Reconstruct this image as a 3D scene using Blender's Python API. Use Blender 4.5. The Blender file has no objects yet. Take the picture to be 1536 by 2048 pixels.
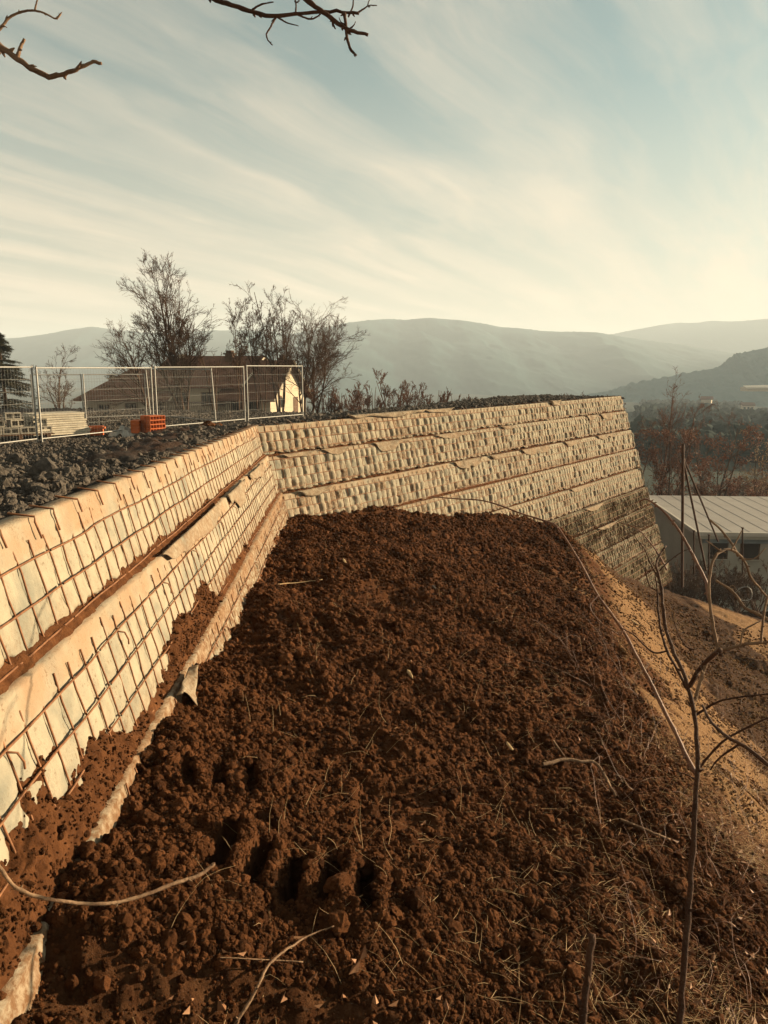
import bpy, math
import numpy as np
from mathutils import Vector

R = math.radians
scene = bpy.context.scene
COL = scene.collection

# ------------------------------------------------------------------ camera
FPX, W, H = 1540.0, 1536.0, 2048.0
PITCH = math.atan((1024 - 735) / FPX)
cam_d = bpy.data.cameras.new('camera')
cam = bpy.data.objects.new('camera', cam_d)
COL.objects.link(cam)
cam_d.sensor_fit = 'VERTICAL'
cam_d.sensor_height = 24.0
cam_d.lens = FPX / H * 24.0
cam_d.clip_start = 0.05
cam_d.clip_end = 20000
cam.location = (0, 0, 0)
cam.rotation_euler = (math.pi / 2 - PITCH, 0, 0)
scene.camera = cam

# ------------------------------------------------------------------ sun, sky, exposure
SUN_AZ, SUN_EL = 70.0, 10.0        # azimuth clockwise from the viewing direction
sun_dir = Vector((math.sin(R(SUN_AZ)) * math.cos(R(SUN_EL)), math.cos(R(SUN_AZ)) * math.cos(R(SUN_EL)), math.sin(R(SUN_EL))))
sd = bpy.data.lights.new('sun', 'SUN')
sd.energy = 5.0
sd.angle = R(0.55)
sd.color = (1.0, 0.80, 0.52)
sun = bpy.data.objects.new('sun', sd)
COL.objects.link(sun)
sun.rotation_euler = (-sun_dir).to_track_quat('-Z', 'Y').to_euler()
sun.location = (40, 10, 30)

world = bpy.data.worlds.new('World')
scene.world = world
world.use_nodes = True
wn, wl = world.node_tree.nodes, world.node_tree.links
wn.clear()


def nd(nt, typ, **kw):
    n = nt.nodes.new(typ)
    for k, v in kw.items():
        if k.startswith('_'):
            n.inputs[k[1:]].default_value = v
        else:
            setattr(n, k, v)
    return n


def mathn(nt, op, a, b=None, c=None, clamp=False):
    n = nt.nodes.new('ShaderNodeMath')
    n.operation = op
    n.use_clamp = clamp
    for i, x in enumerate((a, b, c)):
        if x is None:
            continue
        if isinstance(x, (int, float)):
            n.inputs[i].default_value = x
        else:
            nt.links.new(x, n.inputs[i])
    return n.outputs[0]


def mixc(nt, fac, a, b, blend='MIX'):
    n = nt.nodes.new('ShaderNodeMix')
    n.data_type = 'RGBA'
    n.blend_type = blend
    for sock, x in ((n.inputs['Factor'], fac), (n.inputs[6], a), (n.inputs[7], b)):
        if isinstance(x, (int, float)):
            sock.default_value = x
        elif isinstance(x, (tuple, list)):
            sock.default_value = (*x, 1.0) if len(x) == 3 else x
        else:
            nt.links.new(x, sock)
    return n.outputs[2]


def rampn(nt, fac, stops, interp='LINEAR'):
    n = nt.nodes.new('ShaderNodeValToRGB')
    cr = n.color_ramp
    cr.interpolation = interp
    while len(cr.elements) < len(stops):
        cr.elements.new(0.5)
    for e, (p, c) in zip(cr.elements, stops):
        e.position = p
        e.color = (c, c, c, 1) if isinstance(c, (int, float)) else (*c, 1)
    nt.links.new(fac, n.inputs[0])
    return n.outputs[0]


def noisen(nt, vec, scale, detail=4, rough=0.55, dist=0.0):
    n = nt.nodes.new('ShaderNodeTexNoise')
    n.inputs['Scale'].default_value = scale
    n.inputs['Detail'].default_value = detail
    n.inputs['Roughness'].default_value = rough
    n.inputs['Distortion'].default_value = dist
    if vec is not None:
        nt.links.new(vec, n.inputs['Vector'])
    return n.outputs['Fac']


def build_world():
    nt = world.node_tree
    sky = nd(nt, 'ShaderNodeTexSky', sky_type='NISHITA')
    sky.sun_disc = False
    sky.sun_elevation = R(SUN_EL)
    sky.sun_rotation = R(SUN_AZ)
    sky.altitude = 200
    sky.air_density = 1.0
    sky.dust_density = 2.6
    sky.ozone_density = 1.0
    hsv = nd(nt, 'ShaderNodeHueSaturation')
    hsv.inputs['Saturation'].default_value = 0.42
    nt.links.new(sky.outputs[0], hsv.inputs['Color'])
    base = mixc(nt, 1.0, hsv.outputs[0], (0.47, 0.70, 0.67), 'MULTIPLY')
    # thin cirrus drawn out along one bearing on a flat layer high above
    tc = nd(nt, 'ShaderNodeTexCoord')
    sep = nd(nt, 'ShaderNodeSeparateXYZ')
    nt.links.new(tc.outputs['Generated'], sep.inputs[0])
    den = mathn(nt, 'ADD', mathn(nt, 'MAXIMUM', sep.outputs[2], 0.0), 0.10)
    px = mathn(nt, 'DIVIDE', sep.outputs[0], den)
    py = mathn(nt, 'DIVIDE', sep.outputs[1], den)
    com = nd(nt, 'ShaderNodeCombineXYZ')
    nt.links.new(px, com.inputs[0])
    nt.links.new(py, com.inputs[1])
    mp = nd(nt, 'ShaderNodeMapping')
    mr = nd(nt, 'ShaderNodeMapping')
    mr.inputs['Rotation'].default_value = (0, 0, R(31))
    nt.links.new(com.outputs[0], mr.inputs['Vector'])
    mp.inputs['Scale'].default_value = (1.0, 0.15, 1.0)
    nt.links.new(mr.outputs[0], mp.inputs['Vector'])
    warp = nd(nt, 'ShaderNodeTexNoise')
    warp.inputs['Scale'].default_value = 0.7
    warp.inputs['Detail'].default_value = 3
    nt.links.new(com.outputs[0], warp.inputs['Vector'])
    wv = nd(nt, 'ShaderNodeVectorMath', operation='MULTIPLY_ADD')
    nt.links.new(warp.outputs['Color'], wv.inputs[0])
    wv.inputs[1].default_value = (0.34, 0.34, 0)
    nt.links.new(mp.outputs[0], wv.inputs[2])
    c1 = noisen(nt, wv.outputs[0], 2.5, 11, 0.60, 0.2)
    c3 = noisen(nt, wv.outputs[0], 9.0, 8, 0.65, 0.4)
    c2 = noisen(nt, com.outputs[0], 0.8, 4, 0.5)
    st = mathn(nt, 'ADD', mathn(nt, 'MULTIPLY', c1, 0.78), mathn(nt, 'MULTIPLY', c3, 0.22))
    cl = mathn(nt, 'MULTIPLY', rampn(nt, st, [(0.42, 0.0), (0.62, 1.0)]), rampn(nt, c2, [(0.30, 0.35), (0.58, 1.0)]))
    lo = rampn(nt, sep.outputs[2], [(0.0, 0.92), (0.12, 0.46), (0.32, 0.05)])
    fac = mathn(nt, 'ADD', mathn(nt, 'MULTIPLY', cl, 0.52), lo, clamp=True)
    # the sheet of cirrus is brighter round the sun
    dt = nd(nt, 'ShaderNodeVectorMath', operation='DOT_PRODUCT')
    nt.links.new(tc.outputs['Generated'], dt.inputs[0])
    dt.inputs[1].default_value = tuple(sun_dir)
    br = rampn(nt, dt.outputs['Value'], [(0.0, 0.88), (0.5, 1.0), (1.0, 1.04)])
    ccol = mixc(nt, 1.0, (5.45, 4.45, 3.3), br, 'MULTIPLY')
    col = mixc(nt, fac, base, ccol)
    bg = nd(nt, 'ShaderNodeBackground')
    bg.inputs['Strength'].default_value = 0.05
    nt.links.new(col, bg.inputs['Color'])
    out = nd(nt, 'ShaderNodeOutputWorld')
    nt.links.new(bg.outputs[0], out.inputs['Surface'])


build_world()
scene.view_settings.view_transform = 'Standard'
scene.view_settings.look = 'None'
scene.view_settings.gamma = 1.0
scene.view_settings.use_curve_mapping = False
scene.view_settings.exposure = 1.95
scene.cycles.use_denoising = True
scene.cycles.max_bounces = 5
scene.cycles.diffuse_bounces = 2
scene.cycles.volume_bounces = 0
scene.cycles.transparent_max_bounces = 8
scene.cycles.use_adaptive_sampling = True
scene.cycles.adaptive_threshold = 0.02


# ------------------------------------------------------------------ numpy noise
def _h(ix, iy, seed):
    with np.errstate(over='ignore'):
        h = (ix.astype(np.int64) * 374761393 + iy.astype(np.int64) * 668265263 + int(seed) * 1274126177) & 0xFFFFFFFF
        h = ((h ^ (h >> 13)) * 1274126177) & 0xFFFFFFFF
        h = ((h ^ (h >> 16)) * 2246822519) & 0xFFFFFFFF
        h = h ^ (h >> 15)
    return (h & 0xFFFFFF).astype(np.float64) / 16777216.0


def vnoise(x, y, seed=0):
    ix, iy = np.floor(x), np.floor(y)
    fx, fy = x - ix, y - iy
    ux, uy = fx * fx * fx * (fx * (fx * 6 - 15) + 10), fy * fy * fy * (fy * (fy * 6 - 15) + 10)
    a, b = _h(ix, iy, seed), _h(ix + 1, iy, seed)
    c, d = _h(ix, iy + 1, seed), _h(ix + 1, iy + 1, seed)
    return (a + (b - a) * ux) * (1 - uy) + (c + (d - c) * ux) * uy - 0.5


def fbm(x, y, seed=0, octs=4, gain=0.5, lac=2.03):
    s, a, f = 0.0, 1.0, 1.0
    for o in range(octs):
        s = s + a * vnoise(x * f + 13.7 * o, y * f - 7.1 * o, seed + o)
        a *= gain
        f *= lac
    return s


def lumps(x, y, size, seed, dens=0.8, rmin=0.22, rmax=0.55):
    """Height of rounded clods of about SIZE metres, as a share of 1."""
    X, Y = x / size, y / size
    bx, by = np.floor(X), np.floor(Y)
    best = np.zeros_like(X)
    for i in (-1, 0, 1):
        for j in (-1, 0, 1):
            cx, cy = bx + i, by + j
            px = cx + 0.15 + 0.7 * _h(cx, cy, seed)
            py = cy + 0.15 + 0.7 * _h(cx, cy, seed + 1)
            rr = rmin + (rmax - rmin) * _h(cx, cy, seed + 2) ** 2
            on = _h(cx, cy, seed + 3) < dens
            asp = 0.7 + 0.6 * _h(cx, cy, seed + 4)
            d2 = ((X - px) ** 2 * asp + (Y - py) ** 2 / asp) / (rr * rr)
            hgt = np.where(on, rr * np.clip(1 - d2, 0, 1) ** 0.7, 0)
            best = np.maximum(best, hgt)
    return best


def sstep(a, b, x):
    t = np.clip((x - a) / (b - a), 0, 1)
    return t * t * (3 - 2 * t)


# ------------------------------------------------------------------ mesh helpers
def mesh_from(name, V, F, mat=None, smooth=True, attrs=None):
    """V (n,3), F (m,3) or (m,4) or list of such arrays."""
    Fs = F if isinstance(F, list) else [F]
    Fs = [np.asarray(f, dtype=np.int32) for f in Fs if len(f)]
    me = bpy.data.meshes.new(name)
    V = np.asarray(V, dtype=np.float32)
    me.vertices.add(len(V))
    me.vertices.foreach_set('co', V.ravel())
    loops = np.concatenate([f.ravel() for f in Fs])
    cnt = np.concatenate([np.full(len(f), f.shape[1], dtype=np.int32) for f in Fs])
    start = np.concatenate([[0], np.cumsum(cnt)[:-1]]).astype(np.int32)
    me.loops.add(len(loops))
    me.loops.foreach_set('vertex_index', loops)
    me.polygons.add(len(cnt))
    me.polygons.foreach_set('loop_start', start)
    me.polygons.foreach_set('loop_total', cnt)
    me.update(calc_edges=True)
    me.polygons.foreach_set('use_smooth', np.full(len(cnt), bool(smooth)))
    if attrs:
        for k, a in attrs.items():
            at = me.attributes.new(k, 'FLOAT', 'POINT')
            at.data.foreach_set('value', np.asarray(a, dtype=np.float32))
    if mat is not None:
        me.materials.append(mat)
    return me


def obj(name, me, parent=None):
    o = bpy.data.objects.new(name, me)
    COL.objects.link(o)
    if parent is not None:
        o.parent = parent
    return o


def tag(o, label=None, cat=None, group=None, kind=None):
    for k, v in (('label', label), ('category', cat), ('group', group), ('kind', kind)):
        if v:
            o[k] = v
    return o


def empty(name, loc, label, cat, group=None, rz=0.0):
    o = bpy.data.objects.new(name, None)
    COL.objects.link(o)
    o.location = loc
    o.rotation_euler = (0, 0, rz)
    o.empty_display_size = 0.2
    return tag(o, label, cat, group)


def keep_world(o, root):
    """Child meshes are written in world coordinates: undo the root's location."""
    o.parent = root
    o.matrix_parent_inverse = root_matrix(root).inverted()
    return o


def root_matrix(root):
    from mathutils import Matrix, Euler
    return Matrix.Translation(root.location) @ Euler(root.rotation_euler).to_matrix().to_4x4()


class MB:
    """Collects vertices and faces of one mesh."""
    def __init__(self):
        self.V, self.F, self.n = [], {3: [], 4: []}, 0

    def add(self, V, F):
        V = np.asarray(V, dtype=np.float64).reshape(-1, 3)
        F = np.asarray(F, dtype=np.int64)
        self.V.append(V)
        self.F[F.shape[1]].append(F + self.n)
        self.n += len(V)

    def box(self, c, s, rz=0.0, tilt=0.0, bevel=0.0):
        x, y, z = s[0] / 2, s[1] / 2, s[2] / 2
        V = np.array([[-x, -y, -z], [x, -y, -z], [x, y, -z], [-x, y, -z], [-x, -y, z], [x, -y, z], [x, y, z], [-x, y, z]])
        if bevel:
            V[4:, :2] *= 1 - bevel
        if tilt:
            ct, st = math.cos(tilt), math.sin(tilt)
            V = V @ np.array([[ct, 0, st], [0, 1, 0], [-st, 0, ct]])
        cr, sr = math.cos(rz), math.sin(rz)
        V = V @ np.array([[cr, sr, 0], [-sr, cr, 0], [0, 0, 1]])
        self.add(V + np.array(c), [[0, 3, 2, 1], [4, 5, 6, 7], [0, 1, 5, 4], [1, 2, 6, 5], [2, 3, 7, 6], [3, 0, 4, 7]])

    def bars(self, P0, P1, r, k=4):
        P0, P1 = np.atleast_2d(np.asarray(P0, float)), np.atleast_2d(np.asarray(P1, float))
        P = np.stack([P0, P1], 1)
        rr = np.broadcast_to(np.asarray(r, float), (len(P0),))
        self.tubes(P, np.stack([rr, rr], 1), k, cap=True)

    def tubes(self, P, Rr, k=5, cap=False):
        """P (N,m,3), Rr (N,m)."""
        N, m, _ = P.shape
        T = np.empty_like(P)
        T[:, 1:-1] = P[:, 2:] - P[:, :-2]
        T[:, 0], T[:, -1] = P[:, 1] - P[:, 0], P[:, -1] - P[:, -2]
        T /= np.linalg.norm(T, axis=2, keepdims=True) + 1e-12
        main = P[:, -1] - P[:, 0]
        main /= np.linalg.norm(main, axis=1, keepdims=True) + 1e-12
        ref = np.where(np.abs(main[:, 2:3]) < 0.8, np.array([[0., 0., 1.]]), np.array([[0.83, 0.55, 0.05]]))
        ref = np.repeat(ref[:, None], m, 1)
        A = np.cross(T, ref)
        A /= np.linalg.norm(A, axis=2, keepdims=True) + 1e-12
        B = np.cross(T, A)
        an = np.arange(k) * 2 * math.pi / k
        V = P[:, :, None] + Rr[:, :, None, None] * (np.cos(an)[None, None, :, None] * A[:, :, None] + np.sin(an)[None, None, :, None] * B[:, :, None])
        base = (np.arange(N) * m * k)[:, None, None]
        i = np.arange(m - 1)[None, :, None] * k
        j = np.arange(k)[None, None, :]
        j2 = (j + 1) % k
        F = np.stack([base + i + j, base + i + j2, base + i + k + j2, base + i + k + j], -1).reshape(-1, 4)
        self.add(V, F)
        if cap and k == 4:
            b = (np.arange(N) * m * k)[:, None]
            off = self.n - N * m * k
            e = (m - 1) * k
            self.F[4].append(np.concatenate([b + np.array([[3, 2, 1, 0]]), b + e + np.array([[0, 1, 2, 3]])]) + off)

    def path(self, pts, r0, r1=None, k=6, n=None, jit=0.0, rng=None):
        pts = np.asarray(pts, float)
        n = n or max(4, 5 * (len(pts) - 1) + 1)
        P = spline(pts, n)
        if jit and rng is not None:
            P[1:-1] += rng.normal(0, jit, (n - 2, 3))
        r1 = r0 if r1 is None else r1
        rr = np.linspace(r0, r1, n)
        if rng is not None:
            rr = rr * (1 + rng.normal(0, 0.06, n))
        self.tubes(P[None], rr[None], k)
        # closed blunt tip
        c = self.n
        self.add(P[-1:] + (P[-1:] - P[-2:-1]) * 0.05, np.zeros((0, 3), int))
        ring = c - k + np.arange(k)
        self.F[3].append(np.stack([ring, np.roll(ring, -1), np.full(k, c)], 1))
        return P

    def mesh(self, name, mat, smooth=True):
        V = np.concatenate(self.V)
        F = [np.concatenate(f) for f in self.F.values() if len(f)]
        F = [f for f in F if len(f)]
        return mesh_from(name, V, F, mat, smooth)


def spline(pts, n):
    """Catmull-Rom through pts, n samples."""
    p = np.vstack([2 * pts[0] - pts[1], pts, 2 * pts[-1] - pts[-2]])
    d = np.concatenate([[0], np.cumsum(np.linalg.norm(np.diff(pts, axis=0), axis=1))])
    t = np.linspace(0, d[-1], n)
    i = np.clip(np.searchsorted(d, t, side='right') - 1, 0, len(pts) - 2)
    u = ((t - d[i]) / (d[i + 1] - d[i] + 1e-12))[:, None]
    a, b, c, e = p[i], p[i + 1], p[i + 2], p[i + 3]
    return 0.5 * ((2 * b) + (c - a) * u + (2 * a - 5 * b + 4 * c - e) * u * u + (3 * b - 3 * c + e - a) * u ** 3)


def grid_faces(nu, nv):
    """Quads of a grid stored row by row: index = i*nv + j."""
    i, j = np.meshgrid(np.arange(nu - 1), np.arange(nv - 1), indexing='ij')
    a = (i * nv + j).ravel()
    return np.stack([a, a + nv, a + nv + 1, a + 1], 1)


_cp, _sp = math.cos(PITCH), math.sin(PITCH)


def ray(u, v):
    a, b = (u - 768) / FPX, (1024 - v) / FPX
    return np.array([a, _cp + b * _sp, -_sp + b * _cp])


def at_y(u, v, y):
    r = ray(u, v)
    return r * (y / r[1])


def at_d(u, v, d):
    return ray(u, v) * d


# ------------------------------------------------------------------ materials
def new_mat(name):
    m = bpy.data.materials.new(name)
    m.use_nodes = True
    nt = m.node_tree
    b = nt.nodes['Principled BSDF']
    b.inputs['Roughness'].default_value = 0.9
    b.inputs['Specular IOR Level'].default_value = 0.15
    return m, nt, b


def objco(nt):
    return nd(nt, 'ShaderNodeTexCoord').outputs['Object']


def simple(name, ca, cb, scale=8.0, rough=0.85, spec=0.15, metal=0.0, detail=5, bump=0.0, bscale=60.0, random=0.0):
    m, nt, b = new_mat(name)
    co = objco(nt)
    f = rampn(nt, noisen(nt, co, scale, detail, 0.6), [(0.32, 0.0), (0.68, 1.0)])
    c = mixc(nt, f, ca, cb)
    if random:
        oi = nd(nt, 'ShaderNodeObjectInfo')
        v = mathn(nt, 'MULTIPLY_ADD', oi.outputs['Random'], random, 1 - random / 2)
        n = nd(nt, 'ShaderNodeHueSaturation')
        nt.links.new(v, n.inputs['Value'])
        nt.links.new(c, n.inputs['Color'])
        c = n.outputs[0]
    nt.links.new(c, b.inputs['Base Color'])
    b.inputs['Roughness'].default_value = rough
    b.inputs['Specular IOR Level'].default_value = spec
    b.inputs['Metallic'].default_value = metal
    if bump:
        bn = nd(nt, 'ShaderNodeBump', _Strength=bump, _Distance=0.02)
        nt.links.new(noisen(nt, co, bscale, 5, 0.6), bn.inputs['Height'])
        nt.links.new(bn.outputs[0], b.inputs['Normal'])
    return m


def soil_mat():
    m, nt, b = new_mat('soil')
    co = objco(nt)
    n1 = noisen(nt, co, 1.3, 5, 0.6)
    n2 = noisen(nt, co, 22, 6, 0.65)
    c = mixc(nt, rampn(nt, n1, [(0.3, 0), (0.7, 1)]), (0.044, 0.0155, 0.0056), (0.070, 0.0260, 0.0095))
    c = mixc(nt, rampn(nt, n2, [(0.42, 0), (0.75, 1)]), c, (0.100, 0.042, 0.017))
    a = nd(nt, 'ShaderNodeAttribute', attribute_name='sand').outputs['Fac']
    sand = mixc(nt, rampn(nt, n2, [(0.35, 0), (0.65, 1)]), (0.13, 0.067, 0.029), (0.21, 0.117, 0.055))
    c = mixc(nt, a, c, sand)
    d = nd(nt, 'ShaderNodeAttribute', attribute_name='litter_shade').outputs['Fac']
    lit = mixc(nt, rampn(nt, n2, [(0.35, 0), (0.7, 1)]), (0.020, 0.0085, 0.004), (0.075, 0.036, 0.017))  # dark leaf mould; also stands in for shade in the hollow
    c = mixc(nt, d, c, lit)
    nt.links.new(c, b.inputs['Base Color'])
    b.inputs['Roughness'].default_value = 1.0
    b.inputs['Specular IOR Level'].default_value = 0.05
    bn = nd(nt, 'ShaderNodeBump', _Strength=0.8, _Distance=0.02)
    h = mathn(nt, 'ADD', noisen(nt, co, 70, 6, 0.7), mathn(nt, 'MULTIPLY', noisen(nt, co, 240, 3, 0.6), 0.35))
    nt.links.new(h, bn.inputs['Height'])
    nt.links.new(bn.outputs[0], b.inputs['Normal'])
    return m


def fabric_mat(name, mossy=False):
    """Off-white geotextile with dirt specks, grey-green bruises and tan stains; attributes: tan, moss, dirt."""
    m, nt, b = new_mat(name)
    co = objco(nt)
    big = noisen(nt, co, 3.2, 5, 0.6)
    mid = noisen(nt, co, 11, 5, 0.6)
    fine = noisen(nt, co, 52, 5, 0.68)
    c = mixc(nt, rampn(nt, mid, [(0.35, 0), (0.7, 1)]), (0.285, 0.24, 0.17), (0.23, 0.195, 0.14))
    c = mixc(nt, rampn(nt, big, [(0.50, 0), (0.68, 0.75)]), c, (0.145, 0.14, 0.11))
    tan = nd(nt, 'ShaderNodeAttribute', attribute_name='tan').outputs['Fac']
    c = mixc(nt, mathn(nt, 'MULTIPLY', tan, rampn(nt, noisen(nt, co, 4.5, 3, 0.5), [(0.35, 0.15), (0.6, 0.9)])), c, (0.25, 0.16, 0.096))
    grit = rampn(nt, fine, [(0.56, 0), (0.64, 1)])
    patch = rampn(nt, noisen(nt, co, 5.5, 4, 0.65), [(0.45, 0), (0.68, 1)])
    c = mixc(nt, mathn(nt, 'MULTIPLY', grit, mathn(nt, 'MULTIPLY', patch, 0.85)), c, (0.10, 0.05, 0.024))
    dirt = nd(nt, 'ShaderNodeAttribute', attribute_name='dirt').outputs['Fac']
    dd = mathn(nt, 'MULTIPLY', dirt, rampn(nt, noisen(nt, co, 26, 5, 0.7), [(0.36, 0), (0.58, 1)]))
    c = mixc(nt, dd, c, (0.12, 0.058, 0.026))
    moss = nd(nt, 'ShaderNodeAttribute', attribute_name='moss').outputs['Fac']
    mm = mathn(nt, 'MULTIPLY', moss, rampn(nt, noisen(nt, co, 7, 6, 0.75), [(0.20, 0), (0.40, 1)]))
    green = mixc(nt, rampn(nt, noisen(nt, co, 30, 3, 0.6), [(0.4, 0), (0.6, 1)]), (0.040, 0.030, 0.014), (0.095, 0.070, 0.036))
    c = mixc(nt, mm, c, green)
    nt.links.new(c, b.inputs['Base Color'])
    b.inputs['Roughness'].default_value = 0.95
    b.inputs['Specular IOR Level'].default_value = 0.08
    bn = nd(nt, 'ShaderNodeBump', _Strength=0.6, _Distance=0.010)
    nt.links.new(mathn(nt, 'ADD', noisen(nt, co, 60, 5, 0.7), mathn(nt, 'MULTIPLY', mid, 0.5)), bn.inputs['Height'])
    nt.links.new(bn.outputs[0], b.inputs['Normal'])
    return m


M = {}
M['soil'] = soil_mat()
M['fabric'] = fabric_mat('geotextile')
M['rust'] = simple('rusty steel', (0.11, 0.043, 0.018), (0.23, 0.100, 0.042), 30, 0.75, 0.3, 0.25)
M['gravel'] = simple('grey gravel', (0.055, 0.047, 0.045), (0.11, 0.096, 0.090), 6, 0.9, 0.2, bump=0.6, bscale=40)
M['rock'] = simple('grey stone', (0.034, 0.026, 0.020), (0.115, 0.090, 0.068), 3, 0.85, 0.25, bump=0.5, bscale=30)
M['clod'] = simple('soil clod', (0.040, 0.0148, 0.0056), (0.098, 0.0385, 0.0150), 14, 1.0, 0.05, bump=0.6, bscale=70, random=1.1)
M['sandclod'] = simple('sandy crumbs', (0.085, 0.042, 0.018), (0.20, 0.11, 0.052), 9, 1.0, 0.05)
M['hedge'] = simple('winter hedges', (0.018, 0.028, 0.026), (0.040, 0.046, 0.036), 0.05, 1.0, 0.03)
M['galv'] = simple('galvanised steel', (0.20, 0.185, 0.165), (0.27, 0.25, 0.22), 20, 0.55, 0.4, 0.3)
M['bark'] = simple('bark', (0.040, 0.021, 0.013), (0.085, 0.047, 0.027), 8, 0.9, 0.1, bump=0.5, bscale=40)
M['barkp'] = simple('pale bark', (0.085, 0.046, 0.026), (0.22, 0.135, 0.078), 12, 0.85, 0.15, bump=0.4, bscale=80)
M['barkd'] = simple('dark bark', (0.038, 0.017, 0.010), (0.075, 0.036, 0.019), 18, 0.8, 0.15, bump=0.5, bscale=90)
M['cane'] = simple('bramble cane', (0.085, 0.030, 0.014), (0.19, 0.085, 0.042), 14, 0.6, 0.3, bump=0.3, bscale=120)
M['twig'] = simple('twigs', (0.045, 0.024, 0.015), (0.080, 0.043, 0.025), 5, 0.9, 0.1)
M['rtwig'] = simple('reddish twigs', (0.075, 0.033, 0.020), (0.13, 0.060, 0.035), 5, 0.9, 0.1)
M['straw'] = simple('dry straw', (0.25, 0.155, 0.075), (0.42, 0.29, 0.155), 9, 0.85, 0.15)
M['leaf'] = simple('dry leaves', (0.11, 0.043, 0.018), (0.27, 0.13, 0.058), 17, 0.7, 0.25)
M['rleaf'] = simple('russet leaves', (0.15, 0.050, 0.022), (0.25, 0.098, 0.042), 1.5, 0.7, 0.2)
M['needle'] = simple('conifer needles', (0.020, 0.020, 0.011), (0.050, 0.043, 0.022), 2.5, 0.8, 0.15)
M['brush'] = simple('brush', (0.055, 0.030, 0.018), (0.115, 0.060, 0.033), 1.3, 0.9, 0.1)

# ------------------------------------------------------------------ layout: the two runs of the wall
A0 = np.array([-1.397, 2.74])
B0 = np.array([-1.93, 11.64])
E0 = np.array([7.34, 24.10])
ZT = -0.87                                   # top edge of the wall, below the camera
d1 = (B0 - A0) / np.linalg.norm(B0 - A0)
n1 = np.array([d1[1], -d1[0]])
d2 = (E0 - B0) / np.linalg.norm(E0 - B0)
n2 = np.array([d2[1], -d2[0]])
L2 = float(np.linalg.norm(E0 - B0))
S0 = B0 - d1 * 11.6                          # the near run starts beside and behind the camera
L1 = 11.6
CELL = 0.15
TAN = 0.25
SINL, COSL = TAN / math.hypot(1, TAN), 1 / math.hypot(1, TAN)
LEDGE = 0.055
FALL = 0.0326                                # the near run's courses dip gently towards the corner
TIER_H = [0.46] + [0.57] * 9


def tier_specs(n):
    z, o, out = ZT, 0.0, []
    for k in range(n):
        out.append((z, TIER_H[k], o))
        o += TIER_H[k] * TAN + LEDGE
        z -= TIER_H[k]
    return out


# far edge of the filled platform behind the wall
EDGE = np.array([[-60, 46], [-22, 39.5], [-3.3, 34.5], [3.2, 28.8], [7.15, 24.5]], float)


def edge_dist(x, y):
    """Signed distance past the far edge of the platform (positive beyond)."""
    ye = np.interp(x, EDGE[:, 0], EDGE[:, 1])
    return (y - ye) * 0.85


def inside(x, y, end=True):
    """Signed: how far a point lies on the open side of both runs (negative: behind the wall's top edge)."""
    a = (x - B0[0]) * n1[0] + (y - B0[1]) * n1[1]
    b = (x - B0[0]) * n2[0] + (y - B0[1]) * n2[1]
    s = (x - B0[0]) * d2[0] + (y - B0[1]) * d2[1]
    if end:
        b = np.where(s > L2, np.maximum(b, np.minimum(s - L2, edge_dist(x, y))), b)
    return np.minimum(a, b)


# ------------------------------------------------------------------ ground heights
def xe(y):
    return 1.9 + (np.clip(y, 0, 26) - 4.25) * 0.197 - 0.4 * sstep(15, 19, y)


def G_right(x, y):
    z = -2.2 + 0.062 * np.clip(11.3 - y, 0, 11) + 0.16 * sstep(0.9, 0.1, x + 1.0) * sstep(3.6, 2.2, y) - 0.03 - 0.30 * np.logaddexp(0, (x + 0.7) / 0.35) * 0.35
    e = x - xe(y)
    sp = np.logaddexp(0, e / 0.4) * 0.4
    z = z - 0.72 * sp + 0.72 * np.logaddexp(0, (e - 2.2) / 0.6) * 0.6
    z = z - 0.23 * np.logaddexp(0, (y - 22.5) / 1.2) * 1.2 * sstep(2.0, 7.0, x)
    # past the toe of the bank it falls to the yard of the flat building and to the valley
    z = np.maximum(z, -13.0 - 0.02 * np.maximum(y - 55, 0) - 0.02 * np.maximum(x - 30, 0))
    z = np.maximum(z, -38.0)
    return z


def G_back(x, y):
    d = np.hypot(x, y)
    z = -4.9 - 0.10 * np.maximum(d - 72, 0)
    return np.maximum(z, -38.0)


def G(x, y):
    ins = inside(x, y)
    t = sstep(24.5, 30, y)
    w = sstep(-0.4, 0.4, ins) * (1 - t) + sstep(0.15, 0.27, x / np.maximum(y, 1)) * t
    return G_back(x, y) * (1 - w) + G_right(x, y) * w


def H_plat(x, y):
    ins = -inside(x, y, False)
    run = 6.5 + 6.0 * sstep(14, 26, y + 0.5 * x)
    zt = ZT - 0.05 + FALL * np.clip(B0[1] - y, 0, 14)
    z = zt - (zt + 1.96) * sstep(0.06, 1.0, ins / run)
    e = edge_dist(x, y)
    z = z - 0.55 * np.logaddexp(0, e / 0.15) * 0.15
    return z


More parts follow.
